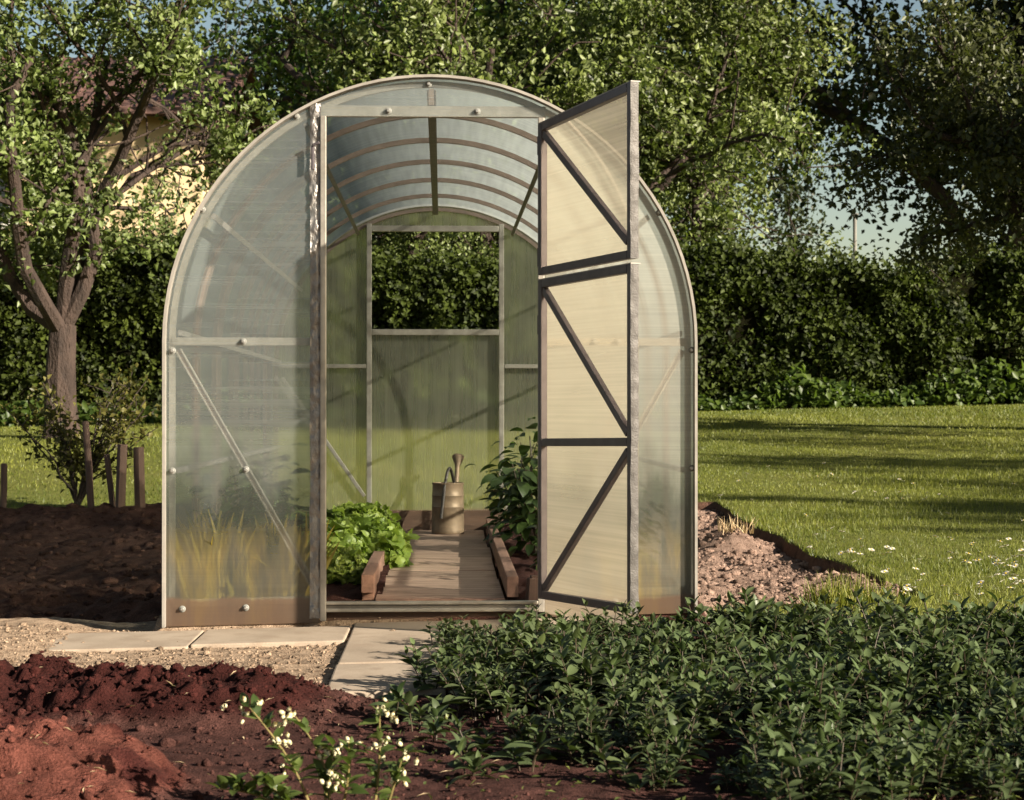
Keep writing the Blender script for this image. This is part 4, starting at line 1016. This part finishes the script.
# seedlings / weeds
n = 2600; px = rs.uniform(-.1, 2.2, n); py = rs.uniform(-3.6, -2.2, n); k = (rs.rand(n) < .25 + .75 * (px > .8) * (py < -2.85)); px, py = px[k], py[k]; n = len(px)
a = Acc(); a.add(leaf_cards(np.stack([px, py, front_z(px, py) + rs.uniform(.002, .03, n)], 1), norm(rdirs(n, rs) + [[0, 0, .4]]), norm(rdirs(n, rs) * .7 + [[0, 0, 1.]]), rs.uniform(.008, .026, n), rs.uniform(.004, .012, n), rs.rand(n)))
tag(np_obj('weeds', a.mesh('weeds', M_weed)), 'tiny pale green seedlings over the soil at the front edge', kind='stuff')

# ------------------------------------------------------------------ flowering blueberry bush
bb = tag(empty('blueberry_bush', (-.20, -3.36, .0)), 'young blueberry bush with white bell flowers in the foreground', 'bush')
rs = np.random.RandomState(150)
def stem_path(p0, p1, bow, n=9):
    p0, p1 = np.array(p0), np.array(p1); b = np.array(bow)
    return [p0 + (p1 - p0) * f + b * math.sin(f * math.pi) for f in np.linspace(0, 1, n)]
stems = [((-.01, 0, -.02), (-.145, .02, .215), (.02, 0, .0)), ((.01, .01, -.02), (-.055, .05, .19), (.03, 0, 0)), ((.03, 0, -.02), (.055, -.02, .155), (.01, 0, 0)), ((.10, .02, -.02), (.115, .02, .20), (.006, 0, 0)),
         ((-.03, -.03, -.02), (-.13, -.05, .085), (0, 0, .02)), ((.12, 0, -.02), (.165, -.02, .13), (0, 0, 0)), ((-.02, -.02, -.02), (-.20, -.02, .06), (0, 0, .02)), ((.0, .02, -.02), (.02, .06, .13), (0, 0, 0))]
LP, LDr, LN, LL, LT = [], [], [], [], []
FP = []
for si, (p0, p1, bow) in enumerate(stems):
    pts = stem_path(p0, p1, bow); m = MB(); m.tube([tuple(p) for p in pts], list(np.linspace(.0034, .0016, len(pts))), 7)
    m.build('stem', M_bluestem, bb, True)
    for j in range(34 if si in (4, 6) else 27):
        f = rs.uniform(.3, 1); i = min(int(f * 8), 7); q = pts[i] + (pts[i + 1] - pts[i]) * (f * 8 - i); a = rs.rand() * 6.28; el = rs.uniform(.0, 1.1)
        d = np.array([math.cos(a) * math.cos(el), math.sin(a) * math.cos(el), math.sin(el)])
        LP.append(q); LDr.append(d); LN.append(np.array([-d[0] * d[2], -d[1] * d[2], 1 - d[2] ** 2]) + rs.normal(size=3) * .3); LL.append(rs.uniform(.02, .055)); LT.append(rs.rand())
    if si in (0, 1, 3, 2, 5):
        for c in ([(1.0, 3), (.78, 2), (.55, 1)] if si in (0, 3, 1) else [(1.0, 2), (.7, 2)]):
            i = min(int(c[0] * 8), 8); q = pts[i]
            for k in range(c[1]):
                qq = q + np.array([rs.normal() * .018, rs.normal() * .012, rs.normal() * .008])
                for f_ in range(rs.randint(5, 9)): FP.append(qq + rs.normal(size=3) * [.009, .009, .008])
LN = norm(np.array(LN)); LL = np.array(LL); a = Acc()
a.add(leaf_strips(np.array(LP), np.array(LDr), LN, LL, LL * .5, np.array(LT), 6, .3, np.full(len(LL), .5)))
np_obj('leaves', a.mesh('blueberry_leaves', M_blue), bb)
fm = None
m = MB(); m.mi = 0; m.lathe([(.0012, 0), (.0035, -.001), (.0048, -.004), (.0045, -.008), (.0028, -.0105), (.0036, -.012)], 10, caps=False); m.mi = 1; m.lathe([(.0005, .004), (.0022, .001), (.0036, -.0008)], 8, caps=False)
f0 = m.build('flower', [M_bell, M_bluestem], bb, True)
rs.shuffle(FP); FP = FP[:99]
for i, q in enumerate(FP):
    o = f0 if i == 0 else f0.copy()
    if i: COL.objects.link(o); o.parent = bb
    o.location = tuple(q); o.rotation_euler = (rs.normal() * .7, rs.normal() * .7, rs.rand() * 6.28); s = rs.uniform(.7, 1.1); o.scale = (s, s, s)

# ------------------------------------------------------------------ light, sky, camera
SUN = Vector((.83, -.56, 0)).normalized(); EL = R(21)
sd = Vector((SUN.x * math.cos(EL), SUN.y * math.cos(EL), math.sin(EL)))
L = bpy.data.lights.new('sun', 'SUN'); L.energy = 13.0; L.angle = R(.55); L.color = (1.0, .90, .735)
lo = link(bpy.data.objects.new('sun', L)); lo.rotation_euler = (-sd).to_track_quat('-Z', 'Y').to_euler(); lo.location = (8, -6, 8)
w = bpy.data.worlds.new('World'); scene.world = w; w.use_nodes = True; nt = w.node_tree
bg = nt.nodes['Background']; sk = nt.nodes.new('ShaderNodeTexSky'); sk.sky_type = 'NISHITA'; sk.sun_disc = False
sk.sun_elevation = EL; sk.sun_rotation = math.atan2(sd.x, sd.y); sk.air_density = 1.2; sk.dust_density = 1.2
mx = nt.nodes.new('ShaderNodeMix'); mx.data_type = 'RGBA'; mx.blend_type = 'MULTIPLY'; mx.inputs[0].default_value = 1.0; mx.inputs[7].default_value = (1.0, .985, .95, 1)
nt.links.new(sk.outputs[0], mx.inputs[6]); tc = nt.nodes.new('ShaderNodeTexCoord'); sp = nt.nodes.new('ShaderNodeSeparateXYZ'); nt.links.new(tc.outputs['Generated'], sp.inputs[0])
mr = nt.nodes.new('ShaderNodeMapRange'); nt.links.new(sp.outputs['Z'], mr.inputs[0]); mr.inputs[1].default_value = .06; mr.inputs[2].default_value = .42; mr.inputs[3].default_value = 2.3; mr.inputs[4].default_value = .95
vm = nt.nodes.new('ShaderNodeVectorMath'); vm.operation = 'SCALE'; nt.links.new(mx.outputs[2], vm.inputs[0]); nt.links.new(mr.outputs[0], vm.inputs['Scale']); nt.links.new(vm.outputs[0], bg.inputs[0]); bg.inputs[1].default_value = .062
cam = bpy.data.cameras.new('camera'); co = link(bpy.data.objects.new('camera', cam)); scene.camera = co
co.location = (.04, -7.2, .81); co.rotation_euler = (R(90.27), 0, R(-2.087)); cam.sensor_width = 36; cam.lens = 67.57; cam.clip_end = 1500; cam.clip_start = .05
cam.dof.use_dof = True; cam.dof.focus_distance = 7.3; cam.dof.aperture_fstop = 11
scene.view_settings.view_transform = 'Standard'; scene.view_settings.look = 'None'; scene.view_settings.exposure = 0; scene.view_settings.gamma = 1
scene.render.engine = 'CYCLES'; cy_ = scene.cycles
cy_.use_denoising = True; cy_.max_bounces = 10; cy_.transparent_max_bounces = 16; cy_.transmission_bounces = 8; cy_.diffuse_bounces = 4; cy_.glossy_bounces = 3; cy_.caustics_reflective = False; cy_.caustics_refractive = True; cy_.sample_clamp_indirect = 6
